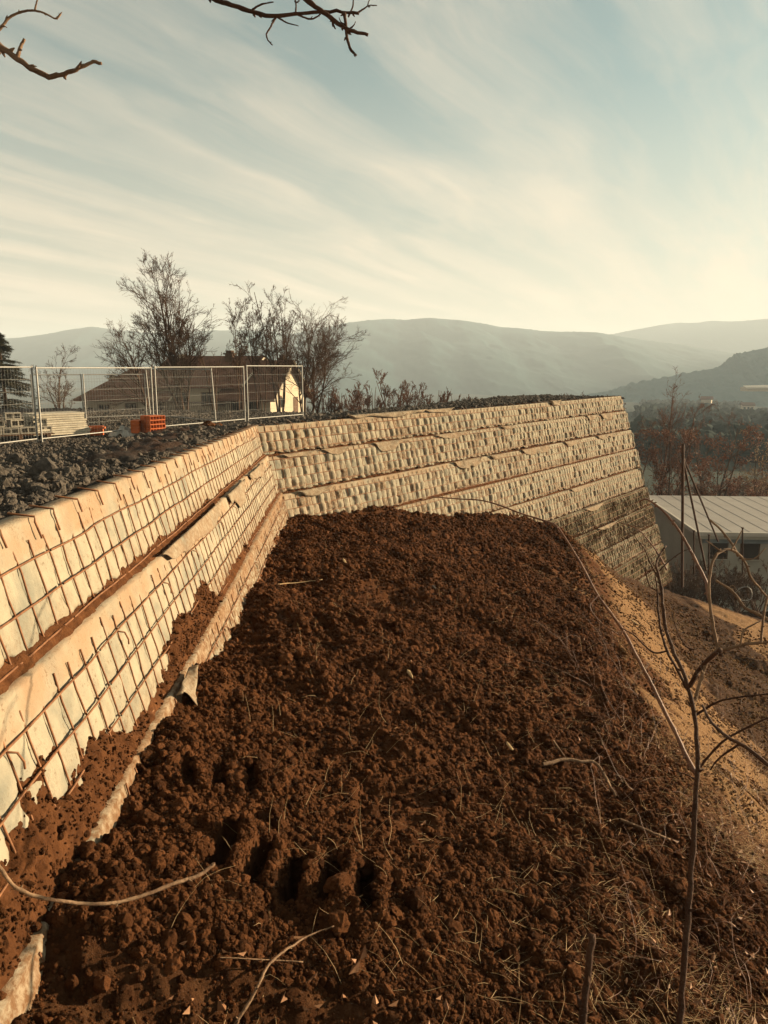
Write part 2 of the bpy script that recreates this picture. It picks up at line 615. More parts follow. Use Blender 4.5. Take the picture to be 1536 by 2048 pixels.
# ------------------------------------------------------------------ terrain meshes
def bank_detail(x, y, r):
    wx = x + 0.07 * fbm(x * 3.1, y * 3.1, 5, 3) + 0.012 * fbm(x * 17, y * 17, 7, 3)
    wy = y + 0.07 * fbm(x * 3.1 + 40, y * 3.1, 6, 3) + 0.012 * fbm(x * 17 + 9, y * 17, 8, 3)
    z = 0.17 * fbm(x * 0.55, y * 0.55, 11, 3) + 0.11 * fbm(x * 1.9, y * 1.9, 12, 3)
    # lumps run out in lines down the fall of the bank
    q = x * 0.94 + y * 0.18
    c = y - x * 0.35
    z = z + 0.045 * fbm(c * 4.2, q * 0.9, 14, 3) * sstep(-1.0, 0.6, x)
    dens = np.clip(0.6 + 0.9 * fbm(x * 0.8, y * 0.8, 15, 3), 0.2, 1.0)
    z = z + 0.10 * lumps(wx, wy, 0.32, 20, 0.30)
    z = z + 0.070 * lumps(wx + 3.1, wy, 0.15, 30, 0.62) * dens
    z = z + 0.035 * lumps(wx, wy + 1.7, 0.080, 40, 0.8) * (0.5 + 0.5 * dens)
    z = z + 0.014 * fbm(x * 11, y * 11, 60, 4, 0.6)
    return z


def on_slope(u, v):
    r = ray(u, v)
    s = np.linspace(1.0, 30, 3000)
    P = r[None] * s[:, None]
    return P[np.argmax(P[:, 2] < G(P[:, 0], P[:, 1]))]


def tracks(x, y):
    """Prints of a digger bucket's teeth and of its crawler pressed into the loose soil."""
    z = np.zeros_like(x)
    def print_row(u, v, w_px, n, ang, ln, wd, gap, dep):
        nonlocal z
        p = on_slope(u, v)
        c, s = math.cos(ang), math.sin(ang)
        X, Y = (x - p[0]) * c + (y - p[1]) * s, -(x - p[0]) * s + (y - p[1]) * c
        for i in range(n):
            xi = X - (i - (n - 1) / 2) * gap
            wob = 0.015 * vnoise(Y * 9, Y * 0 + i, 71)
            m = sstep(wd, wd * 0.55, np.abs(xi + wob)) * sstep(ln, ln * 0.75, np.abs(Y))
            z -= dep * m * (0.8 + 0.4 * vnoise(x * 6, y * 6, 72))
            z += 0.4 * dep * np.exp(-((xi + wob) / wd / 1.5 - 1) ** 2 * 5) * sstep(ln * 1.2, ln * 0.8, np.abs(Y))
    print_row(590, 1745, 0, 5, -0.06, 0.16, 0.042, 0.128, 0.15)
    print_row(640, 1250, 0, 5, 0.35, 0.30, 0.06, 0.26, 0.06)
    print_row(440, 1560, 0, 3, 0.25, 0.12, 0.035, 0.13, 0.06)
    # long rut across the near end
    p = on_slope(330, 1960)
    X, Y = x - p[0], (y - p[1]) - 0.10 * (x - p[0])
    z -= 0.16 * np.exp(-(Y / 0.13) ** 2) * sstep(1.5, 0.9, np.abs(X - 0.15)) * (0.7 + 0.8 * vnoise(x * 3, y * 3, 75))
    return z


def banked(x, y):
    """Soil heaped along the brink of the bank and against the foot of the wall."""
    e = x - xe(y)
    ridge = 0.20 * np.exp(-((e + 0.45) / 0.5) ** 2) * fbm(x * 1.3, y * 1.3, 86, 3)
    return ridge + 0.025 * np.exp(-(inside(x, y) - 0.45) ** 2 / 0.05) * (0.6 + fbm(x * 2, y * 2, 87, 3))


def build_bank():
    th = np.concatenate([np.linspace(-62, -29.5, 60)[:-1], np.linspace(-29.5, 30.5, 800), np.linspace(30.5, 78, 90)[1:]])
    th = np.radians(th)
    r = np.exp(np.concatenate([np.linspace(math.log(0.5), math.log(1.45), 40)[:-1], np.linspace(math.log(1.45), math.log(30), 700), np.linspace(math.log(30), math.log(64), 60)[1:]]))
    RR, TH = np.meshgrid(r, th, indexing='ij')
    x, y = RR * np.sin(TH), RR * np.cos(TH)
    zb = G(x, y)
    det = bank_detail(x, y, RR)
    e = x - xe(y)
    edge_n = e + 1.2 * fbm(x * 0.5, y * 0.5, 81, 4) + 0.5 * fbm(x * 2.5, y * 2.5, 82, 4)
    sand = sstep(-0.15, 0.30, edge_n) * sstep(4.6, 6.2, RR + 0.8 * fbm(x, y, 83, 3))
    # below the bare sandy strip the slope is dark with litter, which also paints in the hollow's shade; a second sandy strip shows lower down
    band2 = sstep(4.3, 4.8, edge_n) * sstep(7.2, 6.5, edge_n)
    lit_shade1 = sstep(1.35, 1.8, edge_n + 0.3 * fbm(x * 1.2, y * 1.2, 84, 3)) * (1 - band2)
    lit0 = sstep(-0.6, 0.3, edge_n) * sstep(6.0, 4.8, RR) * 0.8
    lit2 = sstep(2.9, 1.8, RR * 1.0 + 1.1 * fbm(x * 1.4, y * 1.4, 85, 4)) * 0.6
    lit_shade3 = sstep(23.0, 26.0, y) * sstep(5, 8, x)  # shade past the wall's end, painted in with the same dark colour
    litter_shade = np.clip(np.maximum(np.maximum(np.maximum(lit_shade1, lit2), lit_shade3), lit0), 0, 1)
    det = det * (1 - 0.40 * sand * (1 - litter_shade)) * (1 - 0.25 * lit_shade3)
    z = zb + det + banked(x, y) + tracks(x, y)
    V = np.stack([x, y, z], -1).reshape(-1, 3)
    F = grid_faces(len(r), len(th))
    ins = inside(x, y).ravel()
    keep = (ins > -0.05)[F].all(1)
    F = F[keep][:, ::-1]
    used = np.zeros(len(V), bool)
    used[F.ravel()] = True
    idx = np.cumsum(used) - 1
    me = mesh_from('earth_bank', V[used], idx[F], M['soil'], True, {'sand': (sand * (1 - litter_shade)).ravel()[used], 'litter_shade': litter_shade.ravel()[used]})
    return tag(obj('ground', me), 'loose dark brown soil bank falling away from the wall', kind='structure')


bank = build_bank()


def bank_z(x, y):
    """Smooth height of the bank with its coarse relief, for setting things down on it."""
    x, y = np.atleast_1d(np.asarray(x, float)), np.atleast_1d(np.asarray(y, float))
    return G(x, y) + bank_detail(x, y, np.hypot(x, y)) * np.where(x > xe(y) + 0.3, 0.75, 1.0) + banked(x, y) + tracks(x, y)


def build_valley():
    th = np.radians(np.linspace(0, 360, 181))
    r = np.exp(np.linspace(math.log(28), math.log(3900), 120))
    RR, TH = np.meshgrid(r, th, indexing='ij')
    x, y = RR * np.sin(TH), RR * np.cos(TH)
    z = G(x, y) - 0.35 * sstep(66, 50, RR) - 0.3
    z = z + 2.0 * fbm(x / 60, y / 60, 91, 4) * sstep(60, 160, RR)
    back = sstep(0.2, -0.4, np.cos(TH))
    z = np.maximum(z, -38)
    V = np.stack([x, y, z], -1).reshape(-1, 3)
    me = mesh_from('valley', V, grid_faces(len(r), len(th))[:, ::-1], simple('valley floor', (0.022, 0.036, 0.032), (0.062, 0.062, 0.045), 0.03, 1.0, 0.05, detail=8))
    return tag(obj('valley_ground', me), 'wide hazy valley floor below the building site', kind='structure')


build_valley()


def build_platform():
    # fine grid where it shows, coarser far off
    xs = np.concatenate([np.linspace(-75, -16, 80)[:-1], np.linspace(-16, 9, 520)])
    ys = np.concatenate([np.linspace(-14, 2, 40)[:-1], np.linspace(2, 26, 480), np.linspace(26, 52, 160)[1:]])
    X, Y = np.meshgrid(xs, ys, indexing='ij')
    ins = inside(X, Y)
    # a soil mound left against the back of the near run
    md = -ins
    s1 = (X - B0[0]) * d1[0] + (Y - B0[1]) * d1[1]
    mound = 0.06 * np.exp(-((md - 0.55) / 0.38) ** 2) * sstep(-6.6, -5.2, s1) * sstep(-1.6, -3.0, s1) * (0.8 + 0.8 * fbm(X * 2, Y * 2, 101, 3))
    heap = 0.07 * np.exp(-(((X + 2.9) / 0.5) ** 2 + ((Y - 10.6) / 0.8) ** 2)) * (1 + fbm(X * 4, Y * 4, 102, 3))
    e = edge_dist(X, Y)
    det = 0.10 * fbm(X * 0.5, Y * 0.5, 103, 4) + 0.10 * lumps(X, Y, 0.26, 110, 0.45) + 0.085 * lumps(X + 2, Y, 0.13, 120, 0.75) + 0.03 * fbm(X * 7, Y * 7, 104, 3)
    det = det * sstep(0.0, 0.35, md) + 0.10 * lumps(X, Y, 0.2, 130, 0.6) * np.exp(-(e / 0.8) ** 2)
    # wheel ruts
    rut = -0.07 * np.exp(-((((Y - 17) + 0.25 * X + 0.8 * fbm(X * 0.2, Y * 0.2, 105, 2)) % 1.9 - 0.9) / 0.22) ** 2) * sstep(1.5, 3.5, md)
    z = H_plat(X, Y) + det + mound + heap + rut
    V = np.stack([X, Y, z], -1).reshape(-1, 3)
    F = grid_faces(len(xs), len(ys))
    keep = ((ins.ravel() < 0.02)[F].all(1)) & ((e.ravel() < 9)[F].all(1))
    F = F[keep][:, ::-1]
    used = np.zeros(len(V), bool)
    used[F.ravel()] = True
    idx = np.cumsum(used) - 1
    brown = np.clip(mound * 9 + heap * 9, 0, 1) * sstep(-0.2, 0.2, fbm(X * 3, Y * 3, 106, 3) + 0.15)
    m, nt, b = new_mat('platform rubble')
    co = objco(nt)
    n2 = noisen(nt, co, 9, 6, 0.65)
    c = mixc(nt, rampn(nt, n2, [(0.35, 0), (0.72, 1)]), (0.022, 0.016, 0.012), (0.060, 0.046, 0.036))
    c = mixc(nt, rampn(nt, noisen(nt, co, 0.8, 4, 0.6), [(0.5, 0), (0.7, 0.8)]), c, (0.036, 0.021, 0.014))
    c = mixc(nt, nd(nt, 'ShaderNodeAttribute', attribute_name='brown').outputs['Fac'], c, (0.045, 0.017, 0.007))
    nt.links.new(c, b.inputs['Base Color'])
    bn = nd(nt, 'ShaderNodeBump', _Strength=0.7, _Distance=0.02)
    nt.links.new(noisen(nt, co, 45, 6, 0.7), bn.inputs['Height'])
    nt.links.new(bn.outputs[0], b.inputs['Normal'])
    me = mesh_from('platform', V[used], idx[F], m, True, {'brown': brown.ravel()[used]})
    return tag(obj('gravel_ground', me), 'dark rubble and gravel filling the platform behind the wall', kind='structure')


build_platform()


# ------------------------------------------------------------------ scattered lumps (stuff)
def ico():
    t = (1 + 5 ** 0.5) / 2
    V = np.array([[-1, t, 0], [1, t, 0], [-1, -t, 0], [1, -t, 0], [0, -1, t], [0, 1, t], [0, -1, -t], [0, 1, -t], [t, 0, -1], [t, 0, 1], [-t, 0, -1], [-t, 0, 1]]) / math.hypot(1, t)
    F = np.array([[0, 11, 5], [0, 5, 1], [0, 1, 7], [0, 7, 10], [0, 10, 11], [1, 5, 9], [5, 11, 4], [11, 10, 2], [10, 7, 6], [7, 1, 8], [3, 9, 4], [3, 4, 2], [3, 2, 6], [3, 6, 8], [3, 8, 9], [4, 9, 5], [2, 4, 11], [6, 2, 10], [8, 6, 7], [9, 8, 1]])
    return V, F


def ico2():
    V, F = ico()
    V = list(map(tuple, V))
    cache, out = {}, []
    def mid(a, b):
        k = (min(a, b), max(a, b))
        if k not in cache:
            m = (np.array(V[a]) + np.array(V[b])) / 2
            V.append(tuple(m / np.linalg.norm(m)))
            cache[k] = len(V) - 1
        return cache[k]
    for a, b, c in F:
        ab, bc, ca = mid(a, b), mid(b, c), mid(c, a)
        out += [[a, ab, ca], [b, bc, ab], [c, ca, bc], [ab, bc, ca]]
    return np.array(V), np.array(out)


def scatter_lumps(name, C, S, rng, mat, fine=False, flat=0.75, smooth=True, rough=0.22):
    """One mesh of N lumps at C (N,3) with radii S (N,)."""
    V0, F0 = ico2() if fine else ico()
    N, k = len(C), len(V0)
    q = rng.normal(size=(N, 3, 3))
    Q = np.linalg.qr(q)[0]
    V = V0[None] * (1 + rng.normal(0, rough, (N, k, 1)))
    sc = rng.uniform(0.55, 1.3, (N, 1, 3))
    V = np.einsum('nkj,nij->nki', V * sc, Q)
    V[:, :, 2] *= flat
    V = V * S[:, None, None] + C[:, None]
    F = (F0[None] + (np.arange(N) * k)[:, None, None]).reshape(-1, 3)
    return mesh_from(name, V.reshape(-1, 3), F, mat, smooth)


def crumb_nodes(name, mat, seed, rough, subdiv=3):
    """Node group: one irregular lump on every point, turned and sized by the point's attributes."""
    ng = bpy.data.node_groups.new(name, 'GeometryNodeTree')
    ng.interface.new_socket('Geometry', in_out='INPUT', socket_type='NodeSocketGeometry')
    ng.interface.new_socket('Geometry', in_out='OUTPUT', socket_type='NodeSocketGeometry')
    gi, go = ng.nodes.new('NodeGroupInput'), ng.nodes.new('NodeGroupOutput')
    icn = ng.nodes.new('GeometryNodeMeshIcoSphere')
    icn.inputs['Radius'].default_value = 1.0
    icn.inputs['Subdivisions'].default_value = subdiv
    pos = ng.nodes.new('GeometryNodeInputPosition')
    sp = ng.nodes.new('GeometryNodeSetPosition')
    tot = None
    for sc, am, off in ((0.9, rough * 1.5, 3.7), (2.6, rough * 0.7, 9.1)):
        add = nd(ng, 'ShaderNodeVectorMath', operation='ADD')
        ng.links.new(pos.outputs[0], add.inputs[0])
        add.inputs[1].default_value = (seed * 5.3 + off, seed * 2.1, off)
        nz = noisen(ng, add.outputs[0], sc, 3, 0.6)
        t = mathn(ng, 'MULTIPLY', mathn(ng, 'SUBTRACT', nz, 0.5), am)
        tot = t if tot is None else mathn(ng, 'ADD', tot, t)
    vm = nd(ng, 'ShaderNodeVectorMath', operation='SCALE')
    ng.links.new(pos.outputs[0], vm.inputs[0])
    ng.links.new(tot, vm.inputs['Scale'])
    ng.links.new(icn.outputs['Mesh'], sp.inputs['Geometry'])
    ng.links.new(vm.outputs[0], sp.inputs['Offset'])
    sm = ng.nodes.new('GeometryNodeSetMaterial')
    sm.inputs['Material'].default_value = mat
    ng.links.new(sp.outputs[0], sm.inputs['Geometry'])
    iop = ng.nodes.new('GeometryNodeInstanceOnPoints')
    ng.links.new(gi.outputs[0], iop.inputs['Points'])
    ng.links.new(sm.outputs[0], iop.inputs['Instance'])
    for att, sock in (('rot', 'Rotation'), ('siz', 'Scale')):
        na = ng.nodes.new('GeometryNodeInputNamedAttribute')
        na.data_type = 'FLOAT_VECTOR'
        na.inputs['Name'].default_value = att
        if att == 'rot':
            er = ng.nodes.new('FunctionNodeEulerToRotation')
            ng.links.new(na.outputs[0], er.inputs[0])
            ng.links.new(er.outputs[0], iop.inputs[sock])
        else:
            ng.links.new(na.outputs[0], iop.inputs[sock])
    ng.links.new(iop.outputs[0], go.inputs[0])
    return ng


def crumbs(name, label, C, S, mat, rng, rough=0.9, variants=3, kind='stuff', aspect=(0.6, 1.25), parent=None):
    part_ = rng.integers(0, variants, len(C))
    for v in range(variants):
        k = part_ == v
        n = int(k.sum())
        me = bpy.data.meshes.new(name)
        me.vertices.add(n)
        me.vertices.foreach_set('co', C[k].astype(np.float32).ravel())
        ra = me.attributes.new('rot', 'FLOAT_VECTOR', 'POINT')
        ra.data.foreach_set('vector', rng.uniform(0, 6.28, (n, 3)).astype(np.float32).ravel())
        sa = me.attributes.new('siz', 'FLOAT_VECTOR', 'POINT')
        sa.data.foreach_set('vector', (S[k][:, None] * rng.uniform(*aspect, (n, 3))).astype(np.float32).ravel())
        me.materials.append(mat)
        o = obj(name, me, parent)
        md = o.modifiers.new('lumps', 'NODES')
        md.node_group = crumb_nodes(f'{name}_{v}', mat, v + 1, rough)
        tag(o, label if parent is None else None, kind=kind)


SPILLS = []


def scatter_bank():
    rng = np.random.default_rng(4)
    N = 460000
    th = np.radians(rng.uniform(-29, 30, N))
    r = np.exp(rng.uniform(math.log(1.35), math.log(22), N))
    x, y = r * np.sin(th), r * np.cos(th)
    e = x - xe(y)
    dens = np.clip(0.85 + 1.1 * fbm(x * 1.1, y * 1.1, 141, 3), 0.45, 1) * np.where((e + 0.6 * fbm(x, y, 142, 3) > 0.1) & (r > 5), 0.35, 1.0)
    dens = dens * np.where(fbm(x * 0.9 + 5, y * 0.9, 143, 3) > 0.22, 0.35, 1.0) * np.where(tracks(x, y) < -0.02, 0.12, 1.0)
    ok = (inside(x, y) > 0.28) & (rng.random(N) < dens)
    x, y, r, e = x[ok], y[ok], r[ok], e[ok]
    # many crumbs, few big clods; nothing finer than can be seen from where it lies
    s = np.minimum(0.0027 * np.maximum(r, 2.6) / 2.2 * (1 + rng.pareto(2.5, len(x))), 0.012 + 0.0016 * r + 0.024 * rng.random(len(x)) ** 4)
    s = s * np.where((e > 0.1) & (r > 5), 0.6, 1.0)
    z = bank_z(x, y) + s * 0.2
    C = np.stack([x, y, z], -1)
    pale = (e > 0.0) & (r > 5) & (rng.random(len(e)) < 0.72)
    crumbs('soil_clods', 'crumbled dark brown clods scattered over the soil bank', C[~pale], s[~pale], M['clod'], rng)
    crumbs('sand_crumbs', 'sandy crumbs on the bare strip below the bank', C[pale], s[pale], M['sandclod'], rng, variants=2)
    if SPILLS:
        P = np.concatenate(SPILLS)
        P = P[P[:, 1] > 1.5]
        P = P[rng.integers(0, len(P), 16000)] + rng.normal(0, 0.004, (16000, 3))
        s = np.minimum(0.0028 * (1 + rng.pareto(2.4, len(P))), 0.013)
        crumbs('soil_crumbs', 'crumbs of soil spilled over the near wall', P, s, M['clod'], rng, variants=2)


def scatter_rubble():
    rng = np.random.default_rng(9)
    N = 170000
    th = np.radians(rng.uniform(-31, 22, N))
    r = np.exp(rng.uniform(math.log(2.6), math.log(36), N))
    x, y = r * np.sin(th), r * np.cos(th)
    ok = (inside(x, y) < -0.12) & (edge_dist(x, y) < 0.3)
    x, y, r = x[ok], y[ok], r[ok]
    s = np.minimum(0.0068 * np.maximum(r, 5) / 7 * (1 + rng.pareto(2.5, len(x))), 0.028 + 0.045 * rng.random(len(x)) ** 3)
    z = H_plat(x, y) + 0.03 + 0.10 * fbm(x * 0.5, y * 0.5, 103, 4) + s * 0.35
    crumbs('gravel', 'broken grey stones strewn over the platform', np.stack([x, y, z], -1), s, M['rock'], rng, rough=1.1, aspect=(0.45, 1.25))


scatter_rubble()


# ------------------------------------------------------------------ the reinforced-earth wall
def face_points(P, d, n, z0, o, S, T, bulge):
    """Point on a leaning course: S along, T down the slant, bulge outwards."""
    nx = COSL * n[0], COSL * n[1], SINL
    px = P[0] + d[0] * S + n[0] * (o + T * SINL) + nx[0] * bulge
    py = P[1] + d[1] * S + n[1] * (o + T * SINL) + nx[1] * bulge
    pz = z0 - T * COSL + nx[2] * bulge
    if n is n1:
        pz = pz + FALL * (L1 - S)
    return np.stack([px, py, pz], -1)


def cell_rand(i, j, seed):
    return _h(i, j, seed)


def course_bulge(S, T, Ls, strip, seed, amp, crumple, flat):
    first = strip
    a = (S / CELL) % 1.0
    ci = np.floor(S / CELL)
    tt = (T - first) / CELL
    b = tt % 1.0
    cj = np.floor(tt)
    r1, r2, r3 = cell_rand(ci, cj, seed), cell_rand(ci, cj, seed + 1), cell_rand(ci, cj, seed + 2)
    ac = 0.5 + (0.14 if flat else 0.07) * (r3 - 0.5)
    aa = np.where(a < ac, a / ac * 0.5, 0.5 + (a - ac) / (1 - ac) * 0.5)
    bb = np.clip(b, 0, 1) ** 0.8
    pa = 1 - np.abs(2 * aa - 1) ** (4.0 if not flat else 5)
    pb = 1 - np.abs(2 * bb - 1) ** (4.5 if not flat else 7)
    h = amp * (0.55 + 0.7 * r1) * pa * ((0.35 + 0.65 * pb) if flat else (0.55 + 0.45 * pb))
    dent = (r2 < 0.12) & (not flat)
    h = np.where(dent, h * 0.15, h)
    # creases that wander from the bars, and loose cloth between them
    h = h + crumple * fbm(S * 14, T * 9, seed + 5, 4, 0.6) + crumple * 1.1 * fbm(S * 34, T * 16, seed + 6, 3, 0.6) * (0 if flat else 1)
    wr = 1 - np.abs(fbm(S * 4.5 + T * 9, T * 13 - S * 2.0, seed + 8, 3)) * 3
    smooth = 0.008 + 0.012 * fbm(S * 5.5, T * 1.5, seed + 7, 3) + 0.006 * np.clip(wr, 0, 1)
    w = sstep(first - 0.012, first + 0.018, T)
    return h * w + smooth * (1 - w)


def build_course(wall, idx, P, d, n, L, z0, h, o, res, amp, crumple, flat, strip, moss_fn, seed, s_from=0.0):
    Ls = h / COSL
    NS = int((L - s_from) / CELL * res) + 1
    NT = int(Ls / CELL * (res + 1)) + 2
    s = np.linspace(s_from, L, NS)
    t = np.linspace(0, Ls - 0.035, NT)
    S, T = np.meshgrid(s, t, indexing='ij')
    # the loose edge of the cloth over the bottom of the course is ragged
    rag = 0.035 * fbm(S * 5, S * 0 + 3, seed + 9, 4, 0.6) * sstep(Ls - 0.14, Ls - 0.03, T)
    sag = -0.03 * vnoise(S * 0.35, S * 0 + 0.5, seed + 10)
    Bu = course_bulge(S, T, Ls, strip, seed, amp, crumple, flat)
    P3 = face_points(P, d, n, z0, o, S, T + rag + sag, Bu)
    # rolled over at the top, tucked in at the bottom
    nT = 4
    top = []
    for q in range(nT, 0, -1):
        f = q / nT
        back = 0.16 * f
        tp = face_points(P, d, n, z0, o, s, 0 * s + sag[:, 0], Bu[:, 0])
        tp[:, 0] -= n[0] * back
        tp[:, 1] -= n[1] * back
        tp[:, 2] += 0.003 * math.sin(math.pi * f) - 0.03 * f * f + 0.010 * fbm(s * 6, s * 0 + q, seed + 14, 2) * f
        top.append(tp)
    bot = []
    for q in (1, 2):
        bp = P3[:, -1].copy()
        bp[:, 0] -= n[0] * 0.045 * q
        bp[:, 1] -= n[1] * 0.045 * q
        bp[:, 2] += 0.004 * q
        bot.append(bp)
    full = np.stack(top + [P3[:, i] for i in range(NT)] + bot, 1)
    ntot = full.shape[1]
    tanA = np.zeros((NS, ntot))
    tanA[:, :nT] = 0.9
    tanA[:, nT:nT + NT] = sstep(strip + 0.01, strip - 0.02, T)
    if not flat:
        tanA = np.maximum(tanA * 0.6, 0.35 * sstep(0.1, 0.35, fbm(full[..., 0] * 1.2, full[..., 2] * 2.2 + full[..., 1], seed + 11, 3))) * sstep(9.5, 4.0, s)[:, None] + tanA * 0.25
    moss = np.zeros((NS, ntot))
    moss[:, nT:nT + NT] = moss_fn(S, T, Ls)
    moss[:, nT + NT:] = moss[:, nT + NT - 1:nT + NT]
    dirt = np.zeros((NS, ntot))
    if flat and idx >= 2:
        dirt[:, nT:nT + NT] = 0.9
        dirt[:, :nT] = 0.7
    if not flat:
        rc = cell_rand(np.floor(S / CELL), np.floor((T - strip) / CELL), seed + 40)
        dirt[:, nT:nT + NT] = 0.75 * (rc > 0.80) * (T > strip)
    low = sstep(Ls * 0.55, Ls, T) * (0.35 + 0.9 * fbm(S * 1.1, T * 2, seed + 12, 3) + 0.25)
    dirt[:, nT:nT + NT] = np.maximum(dirt[:, nT:nT + NT], np.clip(low, 0, 1))
    V = full.reshape(-1, 3)
    me = mesh_from('geotextile_course', V, grid_faces(NS, ntot), M['fabric'], True, {'tan': tanA.ravel(), 'moss': moss.ravel(), 'dirt': dirt.ravel()})
    course = obj('geotextile_course', me, wall)
    return course, Ls


def mesh_panels(course, P, d, n, L, z0, o, Ls, strip, seed, near, s_from=0.0):
    """Welded bar panels three metres long, each an object under its course."""
    rng = np.random.default_rng(seed)
    s_edges = np.arange(s_from, L - 0.3, 3.0).tolist() + [L]
    r = 0.0041 if near else 0.0050
    for a, b in zip(s_edges[:-1], s_edges[1:]):
        mb = MB()
        ss = np.arange(math.ceil(a / CELL - 1e-6) * CELL, b - 0.01, CELL)
        ss = ss[ss > a - 1e-6]
        m = 6
        tt0 = strip - 0.055 - 0.035 * rng.random(len(ss)) * (1 if near else 0.4)
        tt1 = Ls + 0.01 + 0.045 * rng.random(len(ss))
        if near:
            longer = rng.random(len(ss)) < 0.25
            tt0 = np.where(longer, tt0 - 0.02, tt0)
        U = np.linspace(0, 1, m)
        T = tt0[:, None] + (tt1 - tt0)[:, None] * U
        S = ss[:, None] + 0 * T + rng.normal(0, 0.003, T.shape)
        Bv = (0.012 if near else 0.022) + rng.normal(0, 0.002, T.shape)
        mb.tubes(face_points(P, d, n, z0, o, S, T, Bv), np.full(T.shape, r), 4)
        k = int((Ls - strip + 0.03) / CELL) + 1
        sh = np.linspace(a, b - 0.02, int((b - a) / 0.10) + 2)
        for j in range(k):
            tj = strip + 0.004 + j * CELL
            if tj > Ls + 0.02:
                break
            wav = 0.006 * fbm(sh * 1.8, sh * 0 + j * 3.3, seed + 21, 3) * (2.2 if near else 1.0)
            out = 0.016 + 0.010 * (vnoise(sh * 2.2, sh * 0 + j * 1.7, seed + 22) + 0.3) + (0.004 if near else 0.014)
            Pn = face_points(P, d, n, z0, o, sh, tj + wav, out)
            mb.tubes(Pn[None], np.full((1, len(sh)), r * 1.12), 5)
        # hooks: the bent ends of the tie bars
        step = 0.9 if near else 1.2
        for sk in (np.arange(a + 0.3, b, step) if o > 0.1 else []):
            sk = sk + rng.normal(0, 0.03)
            pts = [(sk, strip + 0.005, 0.022), (sk + 0.012, strip + 0.02, 0.045), (sk + 0.03, strip + 0.060, 0.045), (sk + 0.034, strip + 0.085, 0.038)]
            Q = face_points(P, d, n, z0, o, np.array([p[0] for p in pts]), np.array([p[1] for p in pts]), np.array([p[2] for p in pts]))
            mb.tubes(Q[None], np.full((1, 4), r * 0.95), 4)
        if course.get('top_hooks'):
            for sk in np.arange(a + 0.15, b, 0.31):
                ln = 0.06 + 0.05 * rng.random()
                back = 0.03
                pts = np.array([[-back, 0.024], [0.0, 0.026], [0.02, 0.024], [ln, 0.026]])
                q0 = face_points(P, d, n, z0, o, np.full(4, sk) + rng.normal(0, 0.004, 4), np.array([0, 0.0, 0.02, ln]), pts[:, 1])
                q0[0, 0] -= n[0] * 0.10; q0[0, 1] -= n[1] * 0.10; q0[0, 2] += 0.015
                mb.tubes(q0[None], np.full((1, 4), r * 1.15), 4)
        o2 = obj('steel_mesh', mb.mesh('steel_mesh', M['rust']), course)


def soil_seam(course, P, d, n, L, z0, h, o, seed, near, s_from=0.0):
    """Earth showing on the ledge between two courses."""
    zt = z0 - h
    of = o + h * TAN
    s = np.linspace(s_from, L, int((L - s_from) / (0.022 if near else 0.035)))
    w = np.linspace(0, 1, 9)
    S, Wd = np.meshgrid(s, w, indexing='ij')
    run = (LEDGE + 0.055) * Wd - (0.06 if near else 0.085)
    big = (0.5 + 0.9 * fbm(S * 0.9, S * 0, seed + 31, 3))
    hgt = (0.055 + 0.04 * big) * (1 - Wd ** 1.6) - (0.012 if near else 0.022)
    lump = 0.035 * lumps(S, Wd * 0.12, 0.07, seed + 33, 0.8) + 0.012 * fbm(S * 20, Wd * 3, seed + 34, 3)
    px = P[0] + d[0] * S + n[0] * (of + run)
    py = P[1] + d[1] * S + n[1] * (of + run)
    pz = zt + hgt + lump
    if n is n1:
        pz = pz + FALL * (L1 - S)
    me = mesh_from('soil_seam', np.stack([px, py, pz], -1).reshape(-1, 3), grid_faces(len(s), 9), M['clod'])
    obj('soil_seam', me, course)


def soil_spill(course, P, d, n, z0, o, Ls, s0, s1, t_line, seed, name='soil_spill', amp=0.05):
    """Earth that has run down and lies over the bars and cloth; it dips under the cloth where it is thin."""
    s = np.linspace(s0, s1, int((s1 - s0) / 0.012))
    t = np.linspace(0.1, Ls + 0.04, 46)
    S, T = np.meshgrid(s, t, indexing='ij')
    cover = (T - t_line(S)) / 0.12 + 1.5 * fbm(S * 2.6, T * 4, seed, 4, 0.6)
    ed = sstep(s0, s0 + 0.4, S) * sstep(s1, s1 - 0.4, S)
    b = -0.05 + np.clip(cover, -1, 1.2) * amp * ed + 0.02 * lumps(S, T, 0.05, seed + 3, 0.8) + 0.012 * fbm(S * 25, T * 25, seed + 4, 3)
    V = face_points(P, d, n, z0, o, S, T, b)
    SPILLS.append(V[b > 0.012])
    me = mesh_from(name, V.reshape(-1, 3), grid_faces(len(s), len(t)), M['clod'])
    obj(name, me, course)


